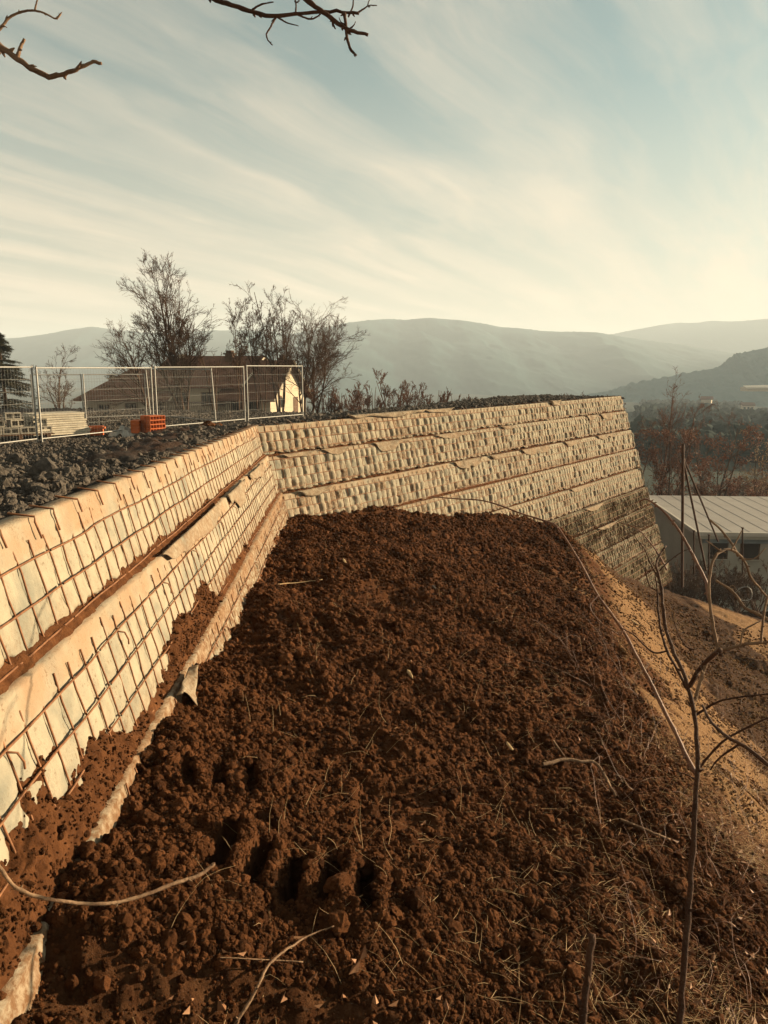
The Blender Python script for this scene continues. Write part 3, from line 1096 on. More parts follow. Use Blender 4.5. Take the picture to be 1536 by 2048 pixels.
def flap(course, P, d, n, z0, o, s0, s1, depth, seed, lift=0.02, curl=0.03, t0=-0.01, tan=0.5):
    """A loose tongue of cloth hanging over the top of a course."""
    s = np.linspace(s0, s1, max(12, int((s1 - s0) / 0.025)))
    w = np.linspace(0, 1, 9)
    S, Wd = np.meshgrid(s, w, indexing='ij')
    ends = sstep(s0, s0 + 0.25, S) * sstep(s1, s1 - 0.25, S)
    dep = depth * ends * np.clip(0.55 + 0.9 * fbm(S * 1.7, S * 0, seed, 3) + 0.5 * np.sin(math.pi * (S - s0) / (s1 - s0)), 0.12, 1.3)
    T = t0 + dep * Wd
    Bv = 0.022 + lift * np.sin(math.pi * np.clip(Wd * 0.8 + 0.15, 0, 1)) * (0.6 + 0.9 * (fbm(S * 4, Wd, seed + 2, 3) + 0.3)) + curl * Wd ** 3 * (0.5 + (fbm(S * 3, S * 0, seed + 3, 2)))
    Bv = np.maximum(Bv, 0.014)
    S2 = S + 0.03 * fbm(S * 6, Wd * 2, seed + 4, 2)
    P3 = face_points(P, d, n, z0, o, S2, T, Bv)
    V = P3.reshape(-1, 3)
    z = np.zeros(len(V))
    me = mesh_from('fabric_flap', V, grid_faces(len(s), 9), M['fabric'], True, {'tan': np.full(len(V), tan), 'moss': z, 'dirt': z + 0.55})
    ob = obj('fabric_flap', me, course)
    md = ob.modifiers.new('thickness', 'SOLIDIFY')
    md.thickness = 0.004
    return ob


def end_face(wall, specs):
    """Short return of the wall round its far corner, so the run has a solid end."""
    pts, F = [], []
    zs, ofs = [], []
    for (z, h, o) in specs:
        zs += [z, z - h]
        ofs += [o, o + h * TAN]
    nb = 7
    for z, o in zip(zs, ofs):
        for q in range(nb):
            back = q / (nb - 1) * (0.5 + (ZT - z) * 0.8)
            e = 0.25 * (z - ZT) * -1 * 0.6 * (q / (nb - 1))
            p = E0 + n2 * (o - back) + d2 * e
            pts.append((p[0], p[1], z))
    V = np.array(pts)
    me = mesh_from('end_face', V, grid_faces(len(zs), nb), M['fabric'], False, {'tan': np.zeros(len(V)), 'moss': np.full(len(V), 0.6), 'dirt': np.full(len(V), 0.7)})
    obj('end_face', me, wall)


def build_walls():
    # near run, along the left
    w1 = bpy.data.objects.new('retaining_wall', None)
    COL.objects.link(w1)
    w1['kind'] = 'thing'
    tag(w1, 'near run of pale cloth and mesh wall, soil spilling over its foot', 'retaining wall')
    no_moss = lambda S, T, L: np.zeros_like(S)
    sp = tier_specs(4)
    for k, (z0, h, o) in enumerate(sp):
        strip = (0.145, 0.125, 0.11, 0.10)[k]
        c, Ls = build_course(w1, k, S0, d1, n1, L1 + 0.2, z0, h, o, 9, 0.013 if k < 2 else 0.02, 0.009 if k < 2 else 0.02, True, strip, no_moss, 200 + 20 * k)
        if k == 0:
            c['top_hooks'] = 1
        if k < 3:
            mesh_panels(c, S0, d1, n1, L1 + 0.1, z0, o, Ls, strip, 300 + k, True)
        soil_seam(c, S0, d1, n1, L1 + 0.1, z0, h, o, 400 + k, True)
        if k == 0:
            soil_spill(c, S0, d1, n1, z0, o, Ls, 5.0, 8.4, lambda S: 0.43 - 0.10 * np.exp(-((S - 7.2) / 0.5) ** 2), 411, amp=0.06)
            soil_spill(c, S0, d1, n1, z0, o, Ls, 8.6, 10.2, lambda S: 0.40 - 0.08 * np.exp(-((S - 9.2) / 0.3) ** 2), 412, amp=0.06)
        if k == 1:
            soil_spill(c, S0, d1, n1, z0, o, Ls, 1.0, 7.6, lambda S: 0.34 + 0.05 * (S - 4) * (S > 4) + 0.06 * np.sin(S * 2.3), 413, amp=0.075)
            flap(c, S0, d1, n1, z0, o, 4.3, 6.6, 0.10, 421, 0.015, 0.02)
            flap(c, S0, d1, n1, z0, o, 6.9, 8.3, 0.16, 422, 0.03, 0.03)
            flap(c, S0, d1, n1, z0, o, 8.7, 10.3, 0.15, 423, 0.03, 0.02)
        if k == 2:
            soil_spill(c, S0, d1, n1, z0, o, Ls, 1.0, 10.8, lambda S: 0.12 + 0.03 * np.sin(S * 1.7) + 0.06 * (S > 6) - 0.10 * np.exp(-((S - 3.2) / 0.8) ** 2), 414, amp=0.06)
            flap(c, S0, d1, n1, z0, o, 3.55, 3.95, 0.22, 424, 0.06, 0.06)
        if 'top_hooks' in c:
            del c['top_hooks']
    # far run, behind the bank
    w2 = bpy.data.objects.new('retaining_wall', None)
    COL.objects.link(w2)
    w2['kind'] = 'thing'
    tag(w2, 'far run of cloth and mesh wall with bulging cells behind the soil bank', 'retaining wall')
    sp2 = tier_specs(10)
    for k, (z0, h, o) in enumerate(sp2):
        strip = (0.10, 0.055, 0.085, 0.05, 0.06, 0.05, 0.05, 0.06, 0.05, 0.05)[k]
        sf = (0, 0, 0, 0, 3.0, 5.0, 7.0, 8.5, 9.5, 10.5)[k]
        sf = sf if sf else 0.2 * o
        def moss(S, T, L, k=k):
            m = (0, 0, 0, 0.0, 0.2, 1.0, 1.2, 0.8, 1.2, 1.0)[k]
            sx = sstep(6.5, 9.5, S + 1.5 * fbm(S, T * 2, 500 + k, 3))
            return m * sx * np.clip(0.75 + 0.7 * fbm(S * 1.5, T * 3, 510 + k, 3), 0, 1)
        c, Ls = build_course(w2, k, B0, d2, n2, L2, z0, h, o, 7 if k < 4 else 6, 0.047 - 0.001 * k, 0.010, False, strip, moss, 600 + 20 * k, sf)
        if k == 0:
            c['top_hooks'] = 1
        mesh_panels(c, B0, d2, n2, L2, z0, o, Ls, strip, 700 + k, False, sf)
        soil_seam(c, B0, d2, n2, L2, z0, h, o, 800 + k, False, sf)
        if 'top_hooks' in c:
            del c['top_hooks']
        if k == 0:
            flap(c, B0, d2, n2, z0, o, 2.1, 4.6, 0.10, 821, 0.06, 0.05, -0.05, 0.2)
            flap(c, B0, d2, n2, z0, o, 4.4, 5.6, 0.07, 822, 0.05, 0.05, -0.04, 0.3)
            flap(c, B0, d2, n2, z0, o, 10.2, 11.0, 0.10, 823, 0.06, 0.05, -0.02, 0.2)
        if k == 1:
            for i, (a, b, dp) in enumerate(((0.25, 1.15, 0.12), (1.2, 2.0, 0.10), (2.6, 3.9, 0.14), (4.6, 6.1, 0.13), (7.3, 8.1, 0.10), (12.3, 13.2, 0.15), (13.3, 14.4, 0.16))):
                flap(c, B0, d2, n2, z0, o, a, b, dp, 830 + i, 0.045, 0.05)
        if k == 2:
            for i, (a, b, dp) in enumerate(((0.4, 1.4, 0.10), (5.0, 6.2, 0.15), (6.5, 7.5, 0.12), (8.0, 9.6, 0.16), (10.4, 11.6, 0.13), (12.6, 14.5, 0.14))):
                flap(c, B0, d2, n2, z0, o, a, b, dp, 850 + i, 0.045, 0.05)
        if k in (4, 5, 6):
            flap(c, B0, d2, n2, z0, o, 8.0 + k * 0.5, 9.5 + k * 0.5, 0.10, 870 + k, 0.03, 0.03)
    end_face(w2, sp2)


build_walls()
scatter_bank()


# ------------------------------------------------------------------ hills and mountains
def ridge_land(name, label, pts, D, front, back, seed, mat, rough=0.06, n=420, tree=0.0):
    """A range whose skyline passes through the given bearings at distance D, with slopes running down both ways."""
    pts = np.asarray(pts, float)
    us = np.linspace(pts[0, 0], pts[-1, 0], n)
    vs = np.interp(us, pts[:, 0], pts[:, 1])
    k = np.exp(-np.linspace(-2, 2, 15) ** 2)
    k /= k.sum()
    vs = np.convolve(np.pad(vs, 7, mode='edge'), k, 'valid')
    P = np.array([at_y(u, v, D) for u, v in zip(us, vs)])
    P[:, 1] += D * 0.10 * fbm(us / 170, us * 0 + 3, seed, 3)
    prof = np.concatenate([np.linspace(-1, 0, 70), np.linspace(0, 1, 40)[1:]])
    out = np.zeros((n, len(prof), 3))
    hgt = P[:, 2] + 42
    for j, q in enumerate(prof):
        ln = front if q < 0 else back
        f = (1 - abs(q)) ** 1.25
        dy = q * ln
        x = P[:, 0] * (1 + dy / D * 0.5)
        y = P[:, 1] + dy
        spur = np.abs(fbm(x / (D * 0.07) + q * 1.3, y / (D * 0.16), seed + 5, 4)) * 1.5 - 0.35
        z = -42 + hgt * np.clip(f + rough * 3 * spur * min(1, abs(q) * 4) * (1 - abs(q)), 0, 2)
        if tree:
            z = z + tree * (lumps(x, y, tree * 2.2, seed + 9, 0.9) * 1.4)
        else:
            z = z + 3.0 * lumps(x, y, 16.0, seed + 9, 0.8)
        out[:, j] = np.stack([x, y, z], -1)
    me = mesh_from(name, out.reshape(-1, 3), grid_faces(n, len(prof)), mat)
    return tag(obj(name, me), label, kind='structure')


M['forest'] = simple('wooded slope', (0.022, 0.050, 0.053), (0.036, 0.074, 0.076), 0.012, 1.0, 0.03, detail=8)
ridge_land('mountain', 'pale wooded mountain on the skyline behind the bare trees', [(-420, 700), (-150, 684), (0, 673), (80, 661), (160, 650), (205, 656), (300, 667), (400, 661), (500, 658), (600, 668), (760, 700), (950, 745)], 2350, 900, 700, 31, M['forest'])
ridge_land('mountain', 'long rounded mountain beyond the far end of the wall', [(420, 740), (600, 668), (690, 650), (740, 640), (780, 633.5), (815, 635), (870, 632), (915, 637), (1000, 650), (1100, 659), (1200, 666), (1290, 674), (1400, 690), (1480, 706), (1600, 740), (1750, 780)], 2000, 1000, 700, 32, M['forest'])
ridge_land('mountain', 'palest mountain farthest off beside the bright sky', [(1050, 700), (1200, 676), (1270, 660), (1340, 647), (1385, 641), (1415, 643), (1435, 639), (1475, 643), (1536, 639), (1750, 632), (1950, 640)], 2800, 600, 500, 33, M['forest'])
ridge_land('hill', 'wooded blue hill across the valley', [(1060, 840), (1130, 803), (1180, 789), (1250, 772), (1310, 760), (1370, 748), (1420, 736), (1470, 720), (1536, 703), (1700, 668), (1900, 640), (2200, 640)], 780, 420, 400, 34, simple('misty wooded slope', (0.045, 0.095, 0.095), (0.065, 0.120, 0.118), 0.03, 1.0, 0.03, detail=8), tree=4.5, n=700)


# ------------------------------------------------------------------ haze
def build_haze():
    mb = MB()
    x0, x1, y0, y1, z0, z1 = -4400, 4400, -4200, 4400, -45, 186
    mb.box(((x0 + x1) / 2, (y0 + y1) / 2, (z0 + z1) / 2), (x1 - x0, y1 - y0, z1 - z0))
    m = bpy.data.materials.new('haze')
    m.use_nodes = True
    nt = m.node_tree
    nt.nodes.clear()
    pv = nd(nt, 'ShaderNodeVolumePrincipled')
    pv.inputs['Color'].default_value = (0.68, 0.77, 0.84, 1)
    pv.inputs['Density'].default_value = 0.00040
    pv.inputs['Anisotropy'].default_value = 0.05
    o = nd(nt, 'ShaderNodeOutputMaterial')
    nt.links.new(pv.outputs[0], o.inputs['Volume'])
    h = obj('haze', mb.mesh('haze', m, False))
    tag(h, 'pale valley haze', kind='stuff')


build_haze()


# ------------------------------------------------------------------ parts in local coordinates
def part(name, mb, mat, root, smooth=False):
    """World-coordinate mesh builder -> child of an unrotated root."""
    base = np.array(root.location)
    p = root
    while p.parent is not None:
        p = p.parent
        base = base + np.array(p.location)
    mb.V = [v - base for v in mb.V]
    o = obj(name, mb.mesh(name, mat, smooth), root)
    return o


def quad_box(a, b, c, d, th):
    """Slab under the quad a b c d (counter-clockwise from above), th thick downwards."""
    T = np.array([a, b, c, d], float)
    U = T - np.array([0, 0, th])
    return np.vstack([T, U]), [[0, 1, 2, 3], [7, 6, 5, 4], [4, 5, 1, 0], [5, 6, 2, 1], [6, 7, 3, 2], [7, 4, 0, 3]]


M['plaster'] = simple('cream plaster', (0.36, 0.285, 0.20), (0.43, 0.345, 0.245), 0.7, 0.9, 0.1)
M['plasterb'] = simple('weathered grey plaster', (0.32, 0.285, 0.22), (0.40, 0.355, 0.28), 0.6, 0.9, 0.1)
M['tile'] = simple('brown roof tiles', (0.095, 0.043, 0.026), (0.16, 0.073, 0.043), 1.6, 0.9, 0.1)
M['wood'] = simple('dark timber', (0.065, 0.034, 0.018), (0.11, 0.058, 0.032), 2.5, 0.8, 0.15)
M['white'] = simple('whitish paint', (0.42, 0.37, 0.30), (0.50, 0.44, 0.36), 3, 0.7, 0.2)
M['roofgrey'] = simple('grey sheet roof', (0.26, 0.225, 0.195), (0.32, 0.28, 0.24), 0.5, 0.8, 0.2, random=0.06)
gm, gnt, gb = new_mat('window glass')
gb.inputs['Base Color'].default_value = (0.02, 0.018, 0.016, 1)
gb.inputs['Roughness'].default_value = 0.15
gb.inputs['Specular IOR Level'].default_value = 0.5
M['glass'] = gm


def build_house():
    F = at_y(541, 816, 57.0)
    F[2] = 0
    th = R(15)
    ax = np.array([-math.cos(th), math.sin(th), 0])      # along the long front, from its lit end
    bx = np.array([math.sin(th), math.cos(th), 0])       # into the house
    up = np.array([0, 0, 1.0])

    def Q(a, b, z):
        return F + ax * a + bx * b + up * z
    root = empty('house', tuple(Q(8, 3.5, -4.8)), 'long cream house with brown tiled roofs behind the bare trees', 'house')
    g = -5.2

    def block(a0, a1, b0, b1, ze, zr, hip=False, wall='plaster'):
        mb = MB()
        bm = (b0 + b1) / 2
        # walls with gable ends (pentagon prisms)
        for a, flip in ((a0, False), (a1, True)):
            pts = [Q(a, b0, g), Q(a, b1, g), Q(a, b1, ze), Q(a, bm, zr if not (hip and flip) else ze), Q(a, b0, ze)]
            base = mb.n
            mb.add(np.array(pts), [[0, 1, 2], [0, 2, 4], [4, 2, 3]] if not flip else [[0, 2, 1], [0, 4, 2], [4, 3, 2]])
        for b in (b0, b1):
            mb.add(np.array([Q(a0, b, g), Q(a1, b, g), Q(a1, b, ze), Q(a0, b, ze)]), [[0, 1, 2, 3]])
        w = part('wall', mb, M[wall], root)
        ov = 0.55
        sl = (zr - ze) / (bm - b0)
        zo = ze - ov * sl + 0.14
        zr2 = zr + 0.14
        rb = MB()
        h = 2.6 if hip else 0.0
        A0, A1 = a0 - ov, a1 + ov
        rb.add(*quad_box(Q(A0, b0 - ov, zo), Q(A1, b0 - ov, zo), Q(A1 - h, bm, zr2), Q(A0, bm, zr2), 0.16))
        rb.add(*quad_box(Q(A1, b1 + ov, zo), Q(A0, b1 + ov, zo), Q(A0, bm, zr2), Q(A1 - h, bm, zr2), 0.16))
        if hip:
            rb.add(np.array([Q(A1, b0 - ov, zo), Q(A1, b1 + ov, zo), Q(A1 - h, bm, zr2)]), [[0, 1, 2]])
        roof = part('roof', rb, M['tile'], root)
        # ridge tiles and the pale verge boards on the end seen from the site
        vb = MB()
        for (p, q) in (((A0 - 0.01, b0 - ov, zo), (A0 - 0.01, bm, zr2)), ((A0 - 0.01, b1 + ov, zo), (A0 - 0.01, bm, zr2))):
            vb.bars([Q(*p) - up * 0.10], [Q(*q) - up * 0.10], 0.09)
        v = part('verge_board', vb, M['plaster'], roof)
        return roof
    rA = block(8.6, 15.8, 0.0, 7.0, -2.25, -0.25, hip=True)
    rB = block(2.9, 10.2, 0.6, 8.6, -1.25, 0.78)
    rC = block(0.0, 3.6, 0.0, 7.0, -2.05, 0.42)

    def chimney(roof, a, b, z0, z1, w, mat='plaster'):
        mb = MB()
        c = Q(a, b, (z0 + z1) / 2)
        mb.box(c, (w, w, z1 - z0), -th)
        mb.box(Q(a, b, z1 + 0.06), (w * 1.35, w * 1.35, 0.12), -th)
        mb.box(Q(a, b, z1 + 0.22), (w * 0.8, w * 0.8, 0.2), -th)
        part('chimney', mb, M[mat], roof)
    chimney(rB, 9.6, 4.6, 0.0, 0.72, 0.5)
    chimney(rB, 5.0, 3.9, 0.2, 1.0, 0.6, 'wood')
    chimney(rC, 0.6, 3.9, 0.0, 0.62, 0.42, 'wood')
    chimney(rA, 15.0, 2.8, -1.9, -0.95, 0.42)

    def window(a, z, w, h, b=-0.02):
        fr = MB()
        t = 0.07
        for da, dz, sa, sz in ((0, h / 2, w + t, t), (0, -h / 2, w + t, t), (-w / 2, 0, t, h - t), (w / 2, 0, t, h - t), (0, 0, t * 0.7, h - t)):
            fr.box(Q(a + da, b, z + dz), (sa, 0.10, sz), -th)
        f = part('window', fr, M['wood'], root)
        gl = MB()
        gl.box(Q(a, b + 0.01, z), (w, 0.03, h), -th)
        part('pane', gl, M['glass'], f)
    window(14.0, -3.3, 0.95, 0.85)
    for a in (11.6, 9.4):
        window(a, -3.3, 0.95, 1.1)
    for a in (9.3, 7.6, 5.4, 4.0):
        window(a, -2.35, 0.9, 1.0, 0.57)
    for a in (8.3, 6.2, 4.3):
        window(a, -4.2, 1.0, 1.0, 0.57)
    for a in (2.7, 1.3):
        window(a, -3.0, 0.8, 1.1)
    # balcony along the middle block
    bb = MB()
    bb.box(Q(6.4, -0.05, -3.45), (6.9, 1.25, 0.16), -th)
    bal = part('balcony', bb, M['plaster'], root)
    rl = MB()
    rl.bars([Q(3.0, -0.6, -2.55)], [Q(9.8, -0.6, -2.55)], 0.05)
    aa = np.arange(3.0, 9.81, 0.17)
    rl.bars(np.array([Q(a, -0.6, -3.37) for a in aa]), np.array([Q(a, -0.6, -2.55) for a in aa]), 0.028)
    part('railing', rl, M['wood'], bal)
    # arched window in the sunlit gable end
    ab = MB()
    ang = np.linspace(0, math.pi, 9)
    ring = [(1.9 - 0.42, -3.0)] + [(1.9 - 0.42 * math.cos(t), -2.5 + 0.42 * math.sin(t)) for t in ang] + [(1.9 + 0.42, -3.0)]
    V = [Q(-0.03, p[0], p[1]) for p in ring] + [Q(0.05, p[0], p[1]) for p in ring]
    n = len(ring)
    ab.add(np.array(V), [[0, i, i + 1] for i in range(1, n - 1)])
    ab.n = ab.n
    aw = part('window', ab, M['wood'], root)
    ab2 = MB()
    V = [Q(-0.05, 1.9 + (p[0] - 1.9) * 0.78, -2.7 + (p[1] + 2.7) * 0.8) for p in ring]
    ab2.add(np.array(V), [[0, i, i + 1] for i in range(1, n - 1)])
    part('pane', ab2, M['glass'], aw)
    wb = MB()
    wb.box(Q(-0.02, 5.0, -2.9), (0.06, 0.9, 1.2), -th)
    part('shutter', wb, M['wood'], root)


build_house()


def build_flat_building():
    y0, zr = 40.0, 0
    C = at_y(1395, 1066, y0)
    th = R(-4)
    ax = np.array([math.cos(th), math.sin(th), 0])
    bx = np.array([-math.sin(th) , math.cos(th), 0])
    bx = np.array([0.095, 0.995, 0])
    up = np.array([0, 0, 1.0])

    def Q(a, b, z):
        return C + ax * a + bx * b + up * z
    root = empty('flat_roofed_building', tuple(Q(6, 5, -3.2)), 'low building with a grey panelled flat roof below the end of the wall', 'building')
    Lb, Db = 16.0, 12.5
    mb = MB()
    for (a0, b0, a1, b1) in ((0.35, 0.35, Lb, 0.35), (0.35, Db - 0.3, 0.35, 0.35)):
        mb.add(np.array([Q(a0, b0, -5), Q(a1, b1, -5), Q(a1, b1, -0.32), Q(a0, b0, -0.32)]), [[0, 1, 2, 3]])
    mb.add(np.array([Q(Lb, 0.35, -5), Q(Lb, Db - .3, -5), Q(Lb, Db - .3, -0.32), Q(Lb, 0.35, -0.32)]), [[0, 1, 2, 3]])
    mb.add(np.array([Q(0.35, Db - .3, -5), Q(Lb, Db - .3, -5), Q(Lb, Db - .3, -0.32), Q(0.35, Db - .3, -0.32)]), [[3, 2, 1, 0]])
    part('wall', mb, M['plasterb'], root)
    rb = MB()
    rb.add(*quad_box(Q(0, 0, -0.06), Q(Lb + .3, 0, -0.06), Q(Lb + .3, Db, -0.06), Q(0, Db, -0.06), 0.26))
    roof = part('roof', rb, M['plasterb'], root)
    proto = None
    n = 17
    for i in range(n):
        w = (Lb + 0.3) / n
        pb = MB()
        pb.add(*quad_box(Q(i * w + 0.006, 0.10, -0.01), Q((i + 1) * w - 0.006, 0.10, -0.01), Q((i + 1) * w - 0.006, Db - 0.05, -0.01), Q(i * w + 0.006, Db - 0.05, -0.01), 0.045))
        pb.add(*quad_box(Q(i * w - 0.012, 0.10, 0.002), Q(i * w + 0.012, 0.10, 0.002), Q(i * w + 0.012, Db - 0.05, 0.002), Q(i * w - 0.012, Db - 0.05, 0.002), 0.03))
        part('roof_panel', pb, M['roofgrey'], roof)
    fb = MB()
    fb.add(*quad_box(Q(-0.06, -0.06, 0.06), Q(Lb + .3, -0.06, 0.06), Q(Lb + .3, 0.07, 0.06), Q(-0.06, 0.07, 0.06), 0.20))
    fb.add(*quad_box(Q(-0.06, 0.08, 0.06), Q(0.07, 0.08, 0.06), Q(0.07, Db, 0.06), Q(-0.06, Db, 0.06), 0.20))
    part('fascia', fb, M['white'], roof)
    gb_ = MB()
    gb_.add(*quad_box(Q(0.4, 0.22, -0.34), Q(Lb, 0.22, -0.34), Q(Lb, 0.34, -0.34), Q(0.4, 0.34, -0.34), 0.24))
    part('gutter_band', gb_, simple('blue grey trim', (0.16, 0.18, 0.18), (0.20, 0.22, 0.22), 3), roof)
    for k in range(7):
        a = 1.25 + k * 1.65
        fr = MB()
        w, h, t = 0.95, 0.92, 0.06
        for da, dz, sa, sz in ((0, h / 2, w + t, t), (0, -h / 2, w + t, t), (-w / 2, 0, t, h - t), (w / 2, 0, t, h - t)):
            fr.box(Q(a + da, 0.33, -0.98 + dz), (sa, 0.08, sz), th)
        f = part('window', fr, M['wood'], root)
        gl = MB()
        gl.box(Q(a, 0.34, -0.98), (w - t, 0.03, h - t), th)
        part('pane', gl, M['glass'], f)
        sl = MB()
        sl.box(Q(a, 0.27, -0.98 - h / 2 - 0.07), (w + 0.16, 0.16, 0.05), th)
        part('sill', sl, M['plasterb'], f)


build_flat_building()


def valley_house(u, v, y, w, d, h, seed, label, roofc='tile', rot=0.3):
    p = at_y(u, v, y)
    root = empty('valley_house', tuple(p), label, 'house')
    mb = MB()
    mb.box(p + np.array([0, 0, h / 2 - 3]), (w, d, h + 6), rot)
    part('wall', mb, M['plaster'], root)
    c, s = math.cos(rot), math.sin(rot)
    def Q(a, b, z):
        return p + np.array([a * c - b * s, a * s + b * c, z])
    rb = MB()
    o = 0.6
    zr = h + 0.30 * d
    rb.add(*quad_box(Q(-w / 2 - o, -d / 2 - o, h), Q(w / 2 + o, -d / 2 - o, h), Q(w / 2 + o, 0, zr), Q(-w / 2 - o, 0, zr), 0.3))
    rb.add(*quad_box(Q(w / 2 + o, d / 2 + o, h), Q(-w / 2 - o, d / 2 + o, h), Q(-w / 2 - o, 0, zr), Q(w / 2 + o, 0, zr), 0.3))
    part('roof', rb, M[roofc], root)
    wb = MB()
    for i in range(3):
        for j in range(max(1, int(h // 3))):
            wb2 = MB()
            wb2.box(Q(-w / 2 + w * (i + 0.5) / 3, -d / 2 - 0.03, 1.6 + 3 * j), (1.1, 0.12, 1.4), rot)
            part('window', wb2, M['glass'], root)


valley_house(1412, 818, 430, 5.2, 5, 5.5, 1, 'tall pale house in the valley between the two russet trees', rot=-0.5)
valley_house(1452, 826, 450, 6, 5, 3.2, 2, 'low pale house in the valley above the second russet tree', rot=-0.4)
valley_house(1494, 822, 440, 6, 5, 3.4, 3, 'gabled house in the valley at the hill foot, under the long white shed', rot=-0.2)
valley_house(1474, 846, 400, 5, 4.5, 2.8, 4, 'small house in the valley lowest down among the trees', rot=-0.6)


def long_shed():
    p = at_y(1488, 777, 430)
    q = at_y(1640, 773, 430)
    root = empty('long_shed', tuple(p), 'long white shed on the hillside, lit by the sun', 'shed')
    mb = MB()
    L = q[0] - p[0]
    c = (p + q) / 2
    mb.box(c + np.array([0, 0, -0.9]), (L, 9, 2.2))
    part('wall', mb, M['plaster'], root)
    rb = MB()
    rb.add(*quad_box(np.array([p[0] - .5, 425, p[2] + .3]), np.array([q[0] + .5, 425, q[2] + .3]), np.array([q[0] + .5, 430.5, q[2] + 1.6]), np.array([p[0] - .5, 430.5, p[2] + 1.6]), 0.3))
    part('roof', rb, M['white'], root)


long_shed()


# ------------------------------------------------------------------ trees
def unit(v):
    return v / (np.linalg.norm(v, axis=-1, keepdims=True) + 1e-12)


def grow_children(rng, P, Rr, c, t0, t1, ang, ratio, m, up, wander, rfac, bias=None):
    N, mp, _ = P.shape
    n = N * c
    par = np.repeat(np.arange(N), c)
    t = rng.uniform(t0, t1, n)
    f = t * (mp - 1)
    i = np.minimum(f.astype(int), mp - 2)
    fr = (f - i)[:, None]
    base = P[par, i] * (1 - fr) + P[par, i + 1] * fr
    rb = Rr[par, i] * (1 - fr[:, 0]) + Rr[par, i + 1] * fr[:, 0]
    tan = unit(P[par, i + 1] - P[par, i])
    rnd = unit(rng.normal(size=(n, 3)))
    perp = unit(rnd - tan * (rnd * tan).sum(1, keepdims=True))
    a = np.radians(rng.normal(ang, ang * 0.28, n))[:, None]
    d = unit(tan * np.cos(a) + perp * np.sin(a))
    if bias is not None:
        d = unit(d + bias)
    plen = np.linalg.norm(np.diff(P, axis=1), axis=2).sum(1)
    ln = plen[par] * ratio * rng.uniform(0.55, 1.15, n) * (1.15 - 0.5 * t)
    Q = np.zeros((n, m, 3))
    Q[:, 0] = base
    for k in range(1, m):
        d = unit(d + rng.normal(0, wander, (n, 3)) + np.array([0, 0, up]))
        Q[:, k] = Q[:, k - 1] + d * (ln / (m - 1))[:, None]
    r0 = np.maximum(rb * rfac, 0.0022)
    QR = r0[:, None] * np.linspace(1, 0.38, m)[None]
    return Q, QR


